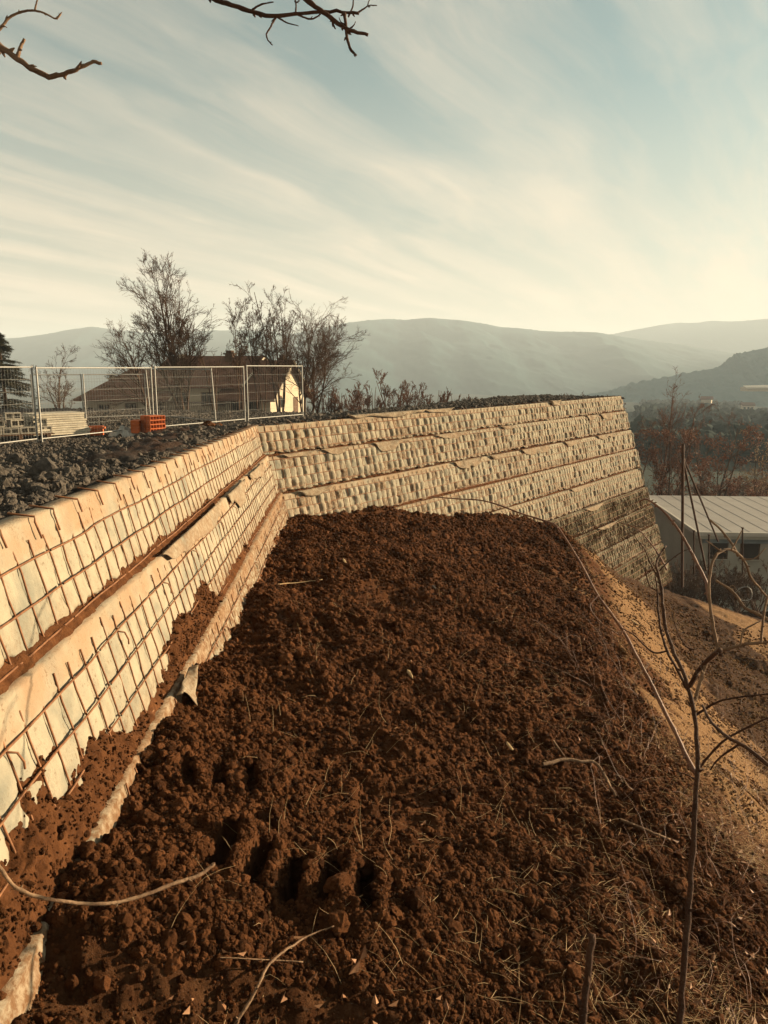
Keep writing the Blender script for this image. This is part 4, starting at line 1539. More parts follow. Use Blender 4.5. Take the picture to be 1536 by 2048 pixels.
def tree_meshes(seed, h, trunk_r, stems=1, limbs=11, spread=1.0, up=0.12, lean=(0, 0), t0=0.28, sub=(5, 5, 4), twig_min=0.0075, trunk_mat='bark', twig_mat='twig', ratio=(0.60, 0.60, 0.60, 0.62), ang=(36, 33, 31, 30), leaves=0, leaf_size=0.11, leaf_mat=None, leaf_top=1.0, stem_ang=0.22):
    rng = np.random.default_rng(seed)
    m = 9
    P = np.zeros((stems, m, 3))
    Rr = np.zeros((stems, m))
    for s in range(stems):
        az = rng.uniform(0, 2 * math.pi)
        d = np.array([lean[0] + (stem_ang * math.cos(az) if stems > 1 else 0), lean[1] + (stem_ang * math.sin(az) if stems > 1 else 0), 1.0])
        d /= np.linalg.norm(d)
        L = h * (0.80 if stems == 1 else rng.uniform(0.68, 0.98))
        p = np.array([0.0, 0, -0.3]) + (rng.normal(0, 0.08, 3) * (1, 1, 0) if stems > 1 else 0)
        P[s, 0] = p
        for k in range(1, m):
            d = unit(d + rng.normal(0, 0.06, 3) + np.array([0, 0, 0.07]))
            p = p + d * L / (m - 1)
            P[s, k] = p
        Rr[s] = trunk_r * (1 if stems == 1 else rng.uniform(0.5, 0.8)) * np.linspace(1, 0.22, m) ** 0.9
        Rr[s, 0] *= 1.25
    tb = MB()
    tb.tubes(P, Rr, 7)
    Q1, R1 = grow_children(rng, P, Rr, max(2, limbs // stems), t0, 0.98, ang[0], ratio[0] * spread, 7, up, 0.11, 0.55)
    tb.tubes(Q1, R1, 5)
    Q2, R2 = grow_children(rng, Q1, R1, sub[0], 0.22, 1.0, ang[1], ratio[1], 6, up * 0.8, 0.13, 0.62)
    R2 = np.maximum(R2, twig_min)
    tb.tubes(Q2, R2, 4)
    cb = MB()
    Q3, R3 = grow_children(rng, Q2, R2, sub[1], 0.2, 1.0, ang[2], ratio[2], 5, up * 0.7, 0.15, 0.62)
    R3 = np.maximum(R3, twig_min * 0.9)
    cb.tubes(Q3, R3, 3)
    Q4, R4 = grow_children(rng, Q3, R3, sub[2], 0.15, 1.0, ang[3], ratio[3], 4, up * 0.5, 0.2, 0.6)
    R4 = np.maximum(R4, twig_min * 0.75)
    cb.tubes(Q4, R4, 3)
    allp = np.concatenate([q.reshape(-1, 3) for q in (Q2, Q3, Q4)])
    kz = h / np.percentile(allp[:, 2], 99.7)
    for mbx in (tb, cb):
        mbx.V = [v * np.array([(1 + kz) / 2, (1 + kz) / 2, kz]) for v in mbx.V]
    Q3, Q4 = Q3 * np.array([(1 + kz) / 2, (1 + kz) / 2, kz]), Q4 * np.array([(1 + kz) / 2, (1 + kz) / 2, kz])
    trunk = tb.mesh('trunk', M[trunk_mat])
    crown = cb.mesh('crown', M[twig_mat])
    lf = None
    if leaves:
        pts = np.concatenate([Q4[:, -1], Q4[:, 2], Q3[:, -1]])
        pts = pts[pts[:, 2] < h * leaf_top]
        c = pts[rng.integers(0, len(pts), leaves)] + rng.normal(0, 0.10, (leaves, 3))
        a = unit(rng.normal(size=(leaves, 3)))
        b = unit(np.cross(a, rng.normal(size=(leaves, 3))))
        s = leaf_size * rng.uniform(0.6, 1.3, (leaves, 1))
        bend = np.cross(a, b) * s * 0.25
        V = np.stack([c - a * s, c + b * s * 0.5 + bend, c + a * s, c - b * s * 0.5 + bend], 1).reshape(-1, 3)
        lf = mesh_from('foliage', V, np.arange(leaves * 4).reshape(-1, 4), M[leaf_mat], False)
    return trunk, crown, lf


def plant(name, meshes, loc, label, cat, group=None, rz=0.0, scale=1.0):
    root = empty(name, tuple(loc), label, cat, group, rz)
    root.scale = (scale,) * 3 if isinstance(scale, (int, float)) else scale
    for n, me in zip(('trunk', 'crown', 'foliage'), meshes):
        if me is not None:
            obj(n, me, root)
    return root


def copy_plant(src, loc, label, group=None, rz=0.0, scale=1.0):
    r = src.copy()
    COL.objects.link(r)
    r.location = loc
    r.rotation_euler = (0, 0, rz)
    r.scale = (scale,) * 3 if isinstance(scale, (int, float)) else scale
    r['label'] = label
    if group:
        r['group'] = group
    for ch in list(src.children):
        c = ch.copy()
        COL.objects.link(c)
        c.parent = r
    return r


def base_at(u, y, z):
    """Ground point on the bearing of column u, y metres ahead."""
    r = ray(u, 735)
    return np.array([r[0] * y / r[1], y, z])


def top_z(v, y):
    r = ray(768, v)
    return r[2] * y / r[1]


GT = 'bare trees in front of the long house'


def build_trees():
    gz = -3.4
    specs = [
        # u, y, top v, seed, kwargs, label
        (368, 41, 520, 1, dict(trunk_r=0.15, stems=5, limbs=85, spread=0.66, up=0.09, sub=(5, 4, 5), stem_ang=0.22, t0=0.40), 'tallest bare tree, many stemmed, standing before the middle of the house'),
        (318, 42, 640, 2, dict(trunk_r=0.12, stems=1, limbs=14, spread=1.1, up=0.03, lean=(-0.5, 0), t0=0.3, sub=(6, 5, 5)), 'bare tree leaning out over the hipped roof of the house'),
        (478, 43, 596, 3, dict(trunk_r=0.075, stems=3, limbs=33, spread=0.42, up=0.08, sub=(5, 4, 4), t0=0.42, stem_ang=0.12), 'slender two stemmed bare tree beside the tallest one'),
        (520, 42, 602, 4, dict(trunk_r=0.075, stems=3, limbs=33, spread=0.42, up=0.08, sub=(5, 4, 4), t0=0.42, stem_ang=0.12), 'slender upright bare tree before the brown balcony front'),
        (560, 43, 566, 5, dict(trunk_r=0.085, stems=5, limbs=45, spread=0.46, up=0.08, lean=(0.06, 0), sub=(4, 4, 4), t0=0.42, stem_ang=0.18), 'tall narrow bare tree before the sunlit gable'),
        (612, 41, 600, 6, dict(trunk_r=0.12, stems=4, limbs=64, spread=0.95, up=0.03, lean=(0.14, 0), sub=(5, 5, 4), t0=0.34, stem_ang=0.30), 'wide bare tree with drooping twigs past the last fence post'),
        (430, 44, 640, 7, dict(trunk_r=0.08, stems=2, limbs=10, spread=0.6, up=0.12, sub=(4, 4, 3), t0=0.3, stem_ang=0.1), 'small bare tree behind the tallest one, half hidden by its trunks'),
        (116, 47, 690, 8, dict(trunk_r=0.14, stems=3, limbs=22, spread=0.9, up=0.06, sub=(5, 5, 4), t0=0.2, stem_ang=0.25), 'bare bushy tree between the conifer and the house'),
    ]
    for (u, y, tv, seed, kw, label) in specs:
        b = base_at(u, y, gz)
        h = top_z(tv, y) - gz
        plant('bare_tree', tree_meshes(seed, h, **kw), b, label, 'tree', GT if seed != 8 else None)
    # scrub along the far edge of the platform
    sh = tree_meshes(21, 2.6, 0.05, stems=9, limbs=36, spread=0.6, up=0.12, sub=(4, 4, 3), t0=0.2, stem_ang=0.5, trunk_mat='rtwig', twig_mat='rtwig')
    sh2 = tree_meshes(22, 2.2, 0.045, stems=7, limbs=28, spread=0.7, up=0.1, sub=(4, 4, 3), t0=0.15, stem_ang=0.6, trunk_mat='rtwig', twig_mat='rtwig')
    first = plant('bare_shrub', sh, base_at(790, 39, -3.0), 'largest bare reddish shrub above the middle of the wall', 'shrub', 'bare shrubs along the platform edge', 0.3, 1.12)
    first2 = plant('bare_shrub', sh2, base_at(655, 40, -3.1), 'dark bare shrub tucked under the wide drooping tree', 'shrub', 'bare shrubs along the platform edge', 1.3, 1.0)
    more = [(742, 40, -3.1, first2, 1.0, 2.0, 'bare shrub between the drooping tree and the largest shrub'),
            (715, 41, -3.2, first, 0.95, 4.1, 'bare shrub with a thin upright spray just past the drooping tree'),
            (838, 40, -3.1, first, 0.92, 1.1, 'bare shrub just past the largest one along the platform edge'),
            (872, 40, -3.2, first2, 0.95, 3.0, 'low bare shrub before the last thin sprays over the wall'),
            (912, 41, -3.3, first2, 0.88, 5.0, 'thin bare spray standing alone over the middle of the wall'),
            (690, 40, -3.2, first2, 0.9, 0.2, 'dense low bare shrub at the foot of the drooping tree'),
            (1032, 44, -3.2, first2, 0.72, 2.6, 'tiny bare sprig above the wall, halfway to its far end'),
            (1162, 44, -3.3, first2, 0.86, 0.9, 'fan shaped bare sprig just before the far end of the wall'),
            (1235, 46, -3.3, first, 0.66, 0.4, 'bare twig tips showing at the far top corner of the wall')]
    for u, y, z, src, sc, rz, lab in more:
        copy_plant(src, base_at(u, y, z), lab, 'bare shrubs along the platform edge', rz, sc)
    # trees in the hollow past the end of the wall
    plant('bare_tree', tree_meshes(31, 12.2, 0.16, stems=2, limbs=26, spread=0.46, up=0.14, sub=(5, 4, 4), t0=0.25, stem_ang=0.03, trunk_mat='rtwig', twig_mat='rtwig'), base_at(1326, 58, -12.4), 'tall thin bare tree past the end of the wall', 'tree')
    plant('bare_tree', tree_meshes(32, 10.4, 0.10, stems=1, limbs=14, spread=0.4, up=0.14, lean=(0.16, 0), sub=(4, 4, 3), t0=0.3, trunk_mat='rtwig', twig_mat='rtwig'), base_at(1362, 60, -12.4), 'leaning bare sapling beside the tall thin tree', 'tree')
    plant('bare_tree', tree_meshes(33, 9.2, 0.10, stems=3, limbs=18, spread=0.5, up=0.12, sub=(4, 4, 3), t0=0.2, stem_ang=0.16, trunk_mat='rtwig', twig_mat='rtwig'), base_at(1276, 56, -12.4), 'bare tree half hidden by the edge of the wall', 'tree')
    plant('russet_tree', tree_meshes(34, 9.8, 0.14, stems=3, limbs=24, spread=0.6, up=0.1, sub=(5, 4, 4), t0=0.12, stem_ang=0.14, trunk_mat='bark', twig_mat='rtwig', leaves=3000, leaf_size=0.085, leaf_mat='rleaf', leaf_top=0.82), base_at(1358, 56, -12.4), 'bushy tree still holding russet leaves behind the guyed pole', 'tree')
    plant('russet_tree', tree_meshes(35, 9.9, 0.17, stems=3, limbs=26, spread=0.68, up=0.08, sub=(5, 4, 4), t0=0.12, stem_ang=0.24, trunk_mat='bark', twig_mat='rtwig', leaves=3000, leaf_size=0.085, leaf_mat='rleaf', leaf_top=0.84), base_at(1442, 57, -12.4), 'wide russet leaved tree with a dark forked trunk above the flat roof', 'tree')
    plant('russet_tree', tree_meshes(36, 9.6, 0.12, stems=3, limbs=20, spread=0.6, up=0.1, sub=(5, 4, 3), t0=0.12, stem_ang=0.18, trunk_mat='bark', twig_mat='rtwig', leaves=1300, leaf_size=0.085, leaf_mat='straw', leaf_top=0.98), base_at(1545, 60, -12.4), 'thin tree with pale sunlit leaves at the edge of the picture', 'tree')
    th = tree_meshes(41, 4.4, 0.06, stems=10, limbs=44, spread=0.55, up=0.08, sub=(5, 4, 4), t0=0.1, stem_ang=0.4, trunk_mat='brush', twig_mat='brush', twig_min=0.011, leaves=2300, leaf_size=0.08, leaf_mat='rleaf')
    src = None
    rng = np.random.default_rng(77)
    spots = [(1262, 54), (1296, 57), (1330, 54.5), (1372, 57), (1408, 54.5), (1446, 57), (1482, 54.8), (1520, 57), (1560, 55), (1310, 62), (1352, 63), (1396, 62), (1440, 63), (1486, 62), (1530, 63), (1580, 62)]
    for i, (u, y) in enumerate(spots):
        lab = 'dense brown thicket shrub in the row nearest the back of the flat roofed building'
        if src is None:
            src = plant('thicket_shrub', th, base_at(u, y, -12.6), lab, 'shrub', 'thicket behind the flat roof', 0, 0.85)
        else:
            copy_plant(src, base_at(u, y, -12.6), 'dense brown thicket shrub deep behind the flat roofed building, in the rear row' if y > 60 else lab, 'thicket behind the flat roof', rng.uniform(0, 6.28), rng.uniform(0.7, 0.95))
    # dark brush at the foot of the flat building
    lo = tree_meshes(42, 1.9, 0.035, stems=9, limbs=36, spread=0.8, up=0.03, sub=(4, 4, 4), t0=0.1, stem_ang=0.7, trunk_mat='brush', twig_mat='brush')
    src = None
    for i, (u, y, z) in enumerate([(1400, 33, -10.4), (1440, 34, -10.8), (1480, 33, -10.4), (1520, 34, -10.8), (1560, 33, -10.5), (1420, 37, -11.6), (1470, 37, -11.6), (1515, 37, -11.6)]):
        lab = 'low dark brush along the foot of the flat roofed building'
        if src is None:
            src = plant('brush_shrub', lo, base_at(u, y, z), lab, 'shrub', 'brush below the flat roof')
        else:
            copy_plant(src, base_at(u, y, z), lab, 'brush below the flat roof', rng.uniform(0, 6.28), rng.uniform(0.85, 1.25))


build_trees()


def valley_woods():
    rng = np.random.default_rng(131)
    N = 9000
    th = np.radians(rng.uniform(18, 42, N))
    r = np.exp(rng.uniform(math.log(130), math.log(900), N))
    x, y = r * np.sin(th), r * np.cos(th)
    hedge = fbm(x / 45, y / 45, 132, 4)
    ok = (hedge > 0.02) & (y < 640)
    x, y, r = x[ok], y[ok], r[ok]
    s = rng.uniform(0.9, 2.6, len(x))
    z = G(x, y) + 2.0 * fbm(x / 60, y / 60, 91, 4) * sstep(60, 160, r) + s * 0.4
    crumbs('valley_woods', 'hedges and copses spread over the hazy valley', np.stack([x, y, z], -1), s, M['hedge'], rng, rough=1.4, aspect=(0.6, 1.4))


valley_woods()


def build_conifer():
    rng = np.random.default_rng(51)
    y = 46
    b = base_at(4, y, -3.6)
    h = top_z(660, y) + 3.6
    root = empty('conifer', tuple(b), 'dark conifer with drooping boughs behind the fence', 'tree')
    tb = MB()
    n = 12
    zz = np.linspace(-0.2, h, n)
    tb.tubes(np.stack([0.03 * rng.normal(size=n), 0.03 * rng.normal(size=n), zz], -1)[None], np.linspace(0.16, 0.012, n)[None], 7)
    obj('trunk', tb.mesh('trunk', M['bark']), root)
    nb = 230
    t = np.sort(rng.random(nb) ** 0.8)
    zb = 0.5 + t * (h - 0.7)
    ln = (2.5 * (1 - t) ** 0.85 + 0.10) * rng.uniform(0.7, 1.15, nb)
    az = rng.uniform(0, 6.28, nb)
    m = 6
    q = np.linspace(0, 1, m)
    P = np.zeros((nb, m, 3))
    P[..., 0] = np.cos(az)[:, None] * ln[:, None] * q
    P[..., 1] = np.sin(az)[:, None] * ln[:, None] * q
    P[..., 2] = zb[:, None] + ln[:, None] * (0.10 * q - 0.42 * q ** 2 + 0.16 * q ** 3)
    cb = MB()
    cb.tubes(P, np.linspace(0.022, 0.006, m)[None] * np.ones((nb, 1)), 3)
    bo = obj('branches', cb.mesh('branches', M['bark']), root)
    k = 170
    i = np.repeat(np.arange(nb), k)
    f = rng.uniform(0.12, 1, nb * k) * (m - 1)
    j = np.minimum(f.astype(int), m - 2)
    fr = (f - j)[:, None]
    c = P[i, j] * (1 - fr) + P[i, j + 1] * fr
    d = unit(rng.normal(size=(nb * k, 3)) * (1, 1, 0.5) + np.array([0, 0, -0.35]))
    L = (0.10 + 0.16 * rng.random((nb * k, 1)))
    s = unit(np.cross(d, rng.normal(size=d.shape))) * 0.012
    V = np.stack([c - s, c + s, c + d * L], 1).reshape(-1, 3)
    me = mesh_from('crown', V, np.arange(len(V)).reshape(-1, 3), M['needle'], False)
    obj('crown', me, root)


build_conifer()


# ------------------------------------------------------------------ site fence
def plat_z(x, y):
    a = np.array([x], float)
    b = np.array([y], float)
    return float(H_plat(a, b)[0])


def fence_panel(pa, pb, h, label, lean=(0.0, 0.0), nbars=5):
    """Mesh panel between two feet on the platform: two posts, two rails, bars and welded wires."""
    za, zb = plat_z(*pa) - 0.02, plat_z(*pb) - 0.02
    A, B = np.array([*pa, za]), np.array([*pb, zb])
    root = empty('fence_panel', tuple((A + B) / 2), label, 'fence panel', 'mesh fence panels round the site')
    dirv = unit(B - A)
    offA = np.array([lean[0], lean[1], h])
    for base in (A, B):
        mb = MB()
        mb.tubes(np.stack([base - np.array([0, 0, 0.15]), base + offA])[None], np.full((1, 2), 0.024), 8)
        part('post', mb, M['galv'], root, True)
        fm = MB()
        fm.box(base + np.array([0, 0, 0.05]), (0.22, 0.5, 0.14), 0.4, bevel=0.06)
        part('foot', fm, M['rock'], root)
    for f in (0.985, 0.10):
        mb = MB()
        mb.tubes(np.stack([A + offA * f, B + offA * f])[None], np.full((1, 2), 0.017), 8)
        part('rail', mb, M['galv'], root, True)
    w = MB()
    L = np.linalg.norm(B - A)
    n = int(L / 0.10)
    tt = (np.arange(1, n) / n)[:, None]
    base = A + (B - A) * tt
    w.bars(base + offA * 0.10, base + offA * 0.985, 0.0013)
    ff = np.linspace(0.10, 0.985, nbars + 2)[1:-1]
    w.bars(np.array([A + offA * f for f in ff]), np.array([B + offA * f for f in ff]), 0.0032)
    ff2 = np.linspace(0.10, 0.985, 2 * (nbars + 1) + 1)[1:-1:2]
    wo = part('wire_mesh', w, M['galv'], root)
    wo['kind'] = 'stuff'


def build_fence():
    def xy(u, y):
        b = base_at(u, y, 0)
        return b[0], b[1]
    p0, p1, p2, p3, p4 = xy(-150, 16.6), xy(72, 19.6), xy(309, 23.6), xy(493, 27.0), xy(604, 29.6)
    fence_panel(p0, (p1[0] - 0.10, p1[1] - 0.03), 2.02, 'mesh fence panel running off past the conifer, before the concrete blocks', nbars=5)
    fence_panel(p1, (p2[0] - 0.10, p2[1] - 0.05), 2.0, 'mesh fence panel in front of the white boards and small house window')
    fence_panel(p2, (p3[0] - 0.10, p3[1] - 0.05), 2.02, 'mesh fence panel between the orange bricks and the middle of the house')
    fence_panel((p3[0], p3[1]), p4, 2.05, 'last mesh fence panel, skewed, in front of the sunlit gable', lean=(0.0, 0.0))
    q0, q1, q2 = xy(165, 28.5), xy(292, 30.0), xy(428, 26.4)
    fence_panel(xy(60, 27.5), (q0[0] - 0.08, q0[1]), 1.75, 'lower mesh fence panel standing behind the white boards')
    fence_panel(q0, (q1[0] - 0.08, q1[1]), 1.75, 'lower mesh fence panel before the hipped end of the house')
    fence_panel((q1[0] + 0.08, q1[1]), q2, 1.95, 'leaning mesh fence panel behind the first row, before the tallest tree', lean=(-0.10, 0.0))


build_fence()


# ------------------------------------------------------------------ things stored on the site
M['board'] = simple('whitewashed boards', (0.34, 0.29, 0.215), (0.44, 0.38, 0.29), 5, 0.8, 0.15, random=0.2)
M['conc'] = simple('concrete block', (0.20, 0.175, 0.14), (0.29, 0.25, 0.195), 6, 0.9, 0.1, random=0.25)
M['orange'] = simple('orange clay', (0.36, 0.080, 0.024), (0.46, 0.12, 0.038), 9, 0.8, 0.15, random=0.2)
M['plastic'] = simple('white sheeting', (0.30, 0.28, 0.24), (0.38, 0.35, 0.30), 9, 0.45, 0.4)
M['steelpl'] = simple('worn steel plate', (0.10, 0.068, 0.045), (0.19, 0.125, 0.08), 5, 0.55, 0.4, 0.3)
GR = 0.10


def build_boards():
    u0, y = 103, 21.6
    c = base_at(u0, y, 0)
    g = plat_z(c[0], c[1]) + 0.03
    root = empty('board_stack', (c[0], c[1], g), 'stack of long whitish formwork boards behind the fence', 'board stack')
    rng = np.random.default_rng(61)
    rz = 0.80
    z = g + 0.10
    for s in (-0.55, 0.55):
        mb = MB()
        mb.box((c[0] + s * math.cos(rz), c[1] + s * math.sin(rz), g + 0.02), (0.10, 0.8, 0.16), rz)
        part('bearer', mb, M['wood'], root)
    for i in range(10):
        th = 0.055 + 0.012 * rng.random()
        w = 1.55 - 0.02 * i + 0.05 * rng.normal()
        for b in range(2):
            mb = MB()
            off = (b - 0.5) * 0.42
            mb.box((c[0] + rng.normal(0, 0.025) - 0.006 * i - off * math.sin(rz), c[1] + off * math.cos(rz), z + th / 2), (w, 0.40, th - 0.012), rz + rng.normal(0, 0.008))
            part('board', mb, M['board'], root)
        z += th
    # strap round the end of the stack
    mb = MB()
    p = np.array([c[0] + 0.80 * math.cos(rz), c[1] + 0.80 * math.sin(rz) - 0.05, 0])
    mb.path([p + [0.02, -0.30, g + 0.70], p + [0.12, -0.33, g + 0.45], p + [0.16, -0.34, g + 0.15], p + [0.22, -0.33, g + 0.02]], 0.016, 0.016, 5)
    part('strap', mb, M['board'], root)


build_boards()


def block_mesh(name, l, w, h, mat, holes=2):
    """Hollow block lying with its holes to the front (local coordinates, base at 0)."""
    mb = MB()
    t = 0.035 if holes == 2 else 0.014
    mb.box((0, 0, h - t / 2), (l, w, t))
    mb.box((0, 0, t / 2), (l, w, t))
    for i in range(holes + 1):
        x = -l / 2 + t / 2 + i * (l - t) / holes
        mb.box((x, 0, h / 2), (t, w - 0.002, h - 2 * t))
    mb.box((0, w * 0.1, h / 2), (l - 2 * t, 0.02, h - 2 * t))
    return mb.mesh(name, mat, False)


def build_blocks():
    c = base_at(24, 20.8, 0)
    g = plat_z(c[0], c[1]) + 0.08
    RZ = 0.6
    cr, sr = math.cos(RZ), math.sin(RZ)

    def at(dx, dy):
        return c[0] + dx * cr - dy * sr, c[1] + dx * sr + dy * cr
    pal = empty('pallet', (c[0], c[1], g), 'timber pallet under the concrete blocks', 'pallet')
    for i in range(6):
        mb = MB()
        mb.box((*at(0, -0.4 + i * 0.16), g + 0.12), (1.7, 0.10, 0.025), RZ)
        part('slat', mb, M['wood'], pal)
    for i in range(3):
        mb = MB()
        mb.box((*at(-0.7 + i * 0.7, 0), g + 0.05), (0.10, 0.9, 0.11), RZ)
        part('bearer', mb, M['wood'], pal)
    me = block_mesh('concrete_block', 0.40, 0.20, 0.19, M['conc'])
    z1 = g + 0.135
    spots = [(-0.62, 0, 0, 'bottom row of the pallet, first from the left'), (-0.20, 0, 0, 'bottom row of the pallet, second from the left'), (0.22, 0, 0, 'bottom row of the pallet, third from the left'), (0.63, 0.05, 0.1, 'bottom row of the pallet, beside the white boards'),
             (-0.52, 0.02, 0, 'upper row, over the left end of the pallet'), (-0.02, 0.03, 0.25, 'upper row, under the single topmost block'), (0.52, 0.0, -0.1, 'upper row, set back near the white boards')]
    for i, (dx, dy, rz, lab) in enumerate(spots):
        o = obj('concrete_block', me)
        up = 0 if i < 4 else 0.192
        o.location = (*at(dx, dy - 0.2 + (0.0 if i < 4 else 0.05)), z1 + up)
        o.rotation_euler = (0, 0, RZ + rz)
        tag(o, 'grey hollow concrete block in the ' + lab, 'concrete block', 'concrete blocks on the pallet')
    o = obj('concrete_block', me)
    o.location = (*at(-0.12, -0.14), z1 + 0.384)
    o.rotation_euler = (0, 0, RZ + 0.1)
    tag(o, 'single grey concrete block topmost on the pallet', 'concrete block', 'concrete blocks on the pallet')


build_blocks()


def build_bricks():
    c = base_at(296, 22.6, 0)
    g = plat_z(c[0], c[1]) + 0.10
    me = block_mesh('clay_brick', 0.50, 0.24, 0.118, M['orange'], 5)
    names = ['bottom', 'second', 'third', 'top']
    rz = 0.85
    cs, sn = math.cos(rz), math.sin(rz)
    for i in range(4):
        for b in range(2):
            o = obj('clay_brick', me)
            off = (b - 0.5) * 0.27
            o.location = (c[0] + 0.05 - off * sn * 1.0 + 0.01 * (i % 2), c[1] + off * cs, g + i * 0.122)
            o.rotation_euler = (0, 0, rz)
            tag(o, f"orange clay block, {names[i]} course of the taller stack, {'sunlit front row' if b == 0 else 'hidden back row'}", 'brick', 'orange clay blocks by the fence')
    for i in range(3):
        o = obj('clay_brick', me)
        o.location = (c[0] - 0.42, c[1] - 0.06, g - 0.01 + i * 0.122)
        o.rotation_euler = (0, 0, rz + 0.9)
        tag(o, f"orange clay block, {('bottom', 'middle', 'top')[i]} course of the lower darker stack", 'brick', 'orange clay blocks by the fence')


build_bricks()


def build_bits():
    # digger bucket lying on its side beyond the boards
    c = base_at(146, 22.2, 0)
    g = plat_z(c[0], c[1]) + 0.12
    root = empty('digger_bucket', (c[0], c[1], g), 'rusty curved digger bucket lying beside the white boards', 'bucket')
    ang = np.linspace(R(100), R(330), 16)
    for r, nm in ((0.21, 'shell'),):
        th = 0.02
        ring = np.stack([np.cos(ang) * r, np.sin(ang) * r + 0.2], -1)
        rin = np.stack([np.cos(ang) * (r - th), np.sin(ang) * (r - th) + 0.2], -1)
        n = len(ang)
        V = []
        for yy in (-0.28, 0.28):
            for p in ring:
                V.append((p[0], yy, p[1]))
            for p in rin:
                V.append((p[0], yy, p[1]))
        V = np.array(V) + np.array([c[0], c[1], g])
        F = []
        for i in range(n - 1):
            F += [[i, i + 1, 2 * n + i + 1, 2 * n + i], [n + i + 1, n + i, 3 * n + i, 3 * n + i + 1], [i + 1, i, n + i, n + i + 1], [2 * n + i, 2 * n + i + 1, 3 * n + i + 1, 3 * n + i]]
        mb = MB()
        mb.add(V, F)
        part('shell', mb, M['steelpl'], root, False)
    mb = MB()
    V = [(0, 0.27, 0.2)] + [(math.cos(t) * 0.2, 0.27, math.sin(t) * 0.2 + 0.2) for t in ang]
    mb.add(np.array(V) + np.array([c[0], c[1], g]), [[0, i, i + 1] for i in range(1, len(ang))])
    part('side_plate', mb, M['steelpl'], root)
    for i in range(4):
        mb = MB()
        mb.box((c[0] + 0.24, c[1] - 0.22 + 0.14 * i, g + 0.10), (0.14, 0.05, 0.03), 0, 0.3)
        part('tooth', mb, M['steelpl'], root)
    # orange board
    c = base_at(180, 22.6, 0)
    g = plat_z(c[0], c[1]) + 0.22
    mb = MB()
    mb.box((0, 0, 0), (0.62, 0.22, 0.05), 0.2, 0.02)
    mb.box((0.05, 0.02, 0.045), (0.40, 0.16, 0.035), 0.25, 0.02)
    mb.box((0.0, 0, -0.12), (0.5, 0.16, 0.18), 0.2)
    o = obj('orange_plank', mb.mesh('orange_plank', M['orange'], False))
    o.location = (c[0], c[1], g)
    tag(o, 'flat orange plank lying on dark blocks between the boards and the bricks', 'plank')
    # crumpled white sheeting
    c = base_at(238, 22.4, 0)
    g = plat_z(c[0], c[1])
    n = 30
    X, Y = np.meshgrid(np.linspace(-0.42, 0.42, n), np.linspace(-0.3, 0.3, n), indexing='ij')
    e = np.clip(1 - (X / 0.42) ** 2 - (Y / 0.3) ** 2 + 0.5 * fbm(X * 5, Y * 5, 5, 3), 0, 1)
    Z = 0.28 * e ** 0.6 * (0.6 + 1.1 * np.abs(fbm(X * 6, Y * 6, 8, 4))) + 0.02
    V = np.stack([X + c[0], Y + c[1], Z + g - 0.03], -1).reshape(-1, 3)
    o = obj('plastic_sheet', mesh_from('plastic_sheet', V, grid_faces(n, n), M['plastic'], False))
    tag(o, 'crumpled whitish plastic sheeting on the ground beside the orange bricks', 'plastic sheet')
    # dark heap of clods near the corner of the wall
    rng = np.random.default_rng(71)
    P = []
    for u, v, y, r in ((372, 868, 15.5, 0.13), (385, 872, 14.6, 0.17), (405, 866, 14.8, 0.15), (422, 868, 14.2, 0.16), (436, 862, 14.6, 0.12), (395, 875, 14.2, 0.12), (412, 874, 13.8, 0.13)):
        b = base_at(u, y, 0)
        P.append((b[0], b[1], plat_z(b[0], b[1]) + 0.12, r))
    P = np.array(P)
    names = ['at the far end of the row', 'large one second from the far end', 'in the middle of the row', 'large one nearest the wall corner', 'small one closest to the wall corner', 'small one in front of the row', 'at the front beside the cloth edge']
    for p, nm in zip(P, names):
        me = scatter_lumps('earth_clod', np.zeros((1, 3)), p[3:4], rng, M['clod'], True, 0.8, False, 0.12)
        o = obj('earth_clod', me)
        o.location = p[:3]
        tag(o, 'dark earth clod by the wall corner, ' + nm, 'earth clod', 'dark clods by the wall corner')


build_bits()


# ------------------------------------------------------------------ guyed pole and thin posts below the wall end
def build_pole():
    y = 24.0
    top, bot = at_y(1366, 888, y), at_y(1366, 1150, y)
    root = empty('guyed_pole', tuple(bot), 'tall dark pole with two slanting braces past the end of the wall', 'pole')
    mb = MB()
    mb.tubes(np.stack([bot - [0, 0, 0.4], top])[None], np.full((1, 2), 0.045), 8)
    part('post', mb, M['barkd'], root, True)
    for u, v, yy in ((1412, 1140, 25.5), (1436, 1082, 28.5)):
        e = at_y(u, v, yy)
        mb = MB()
        mb.tubes(np.stack([top - [0, 0, 0.35], e])[None], np.full((1, 2), 0.035), 6)
        part('brace', mb, M['barkd'], root, True)
    for u, vt, lab in ((1388, 1062, 'short thin post next to the guyed pole'), (1418, 1070, 'short thin post before the first window of the flat building'), (1485, 1056, 'thin post before the second window of the flat building')):
        t, b = at_y(u, vt, 30), at_y(u, 1150, 30)
        mb = MB()
        V = np.stack([b - t, [0, 0, 0]])
        mb.tubes(V[None], np.full((1, 2), 0.035), 6)
        mb.box((0, 0, 0.01), (0.09, 0.09, 0.03))
        o = obj('thin_post', mb.mesh('thin_post', M['barkd']))
        o.location = t
        tag(o, lab, 'post')


build_pole()


# ------------------------------------------------------------------ branches and saplings near the camera
def px(pts, d):
    """(u, v[, extra depth]) list -> points d metres out."""
    return np.array([at_d(p[0], p[1], d + (p[2] if len(p) > 2 else 0)) for p in pts])


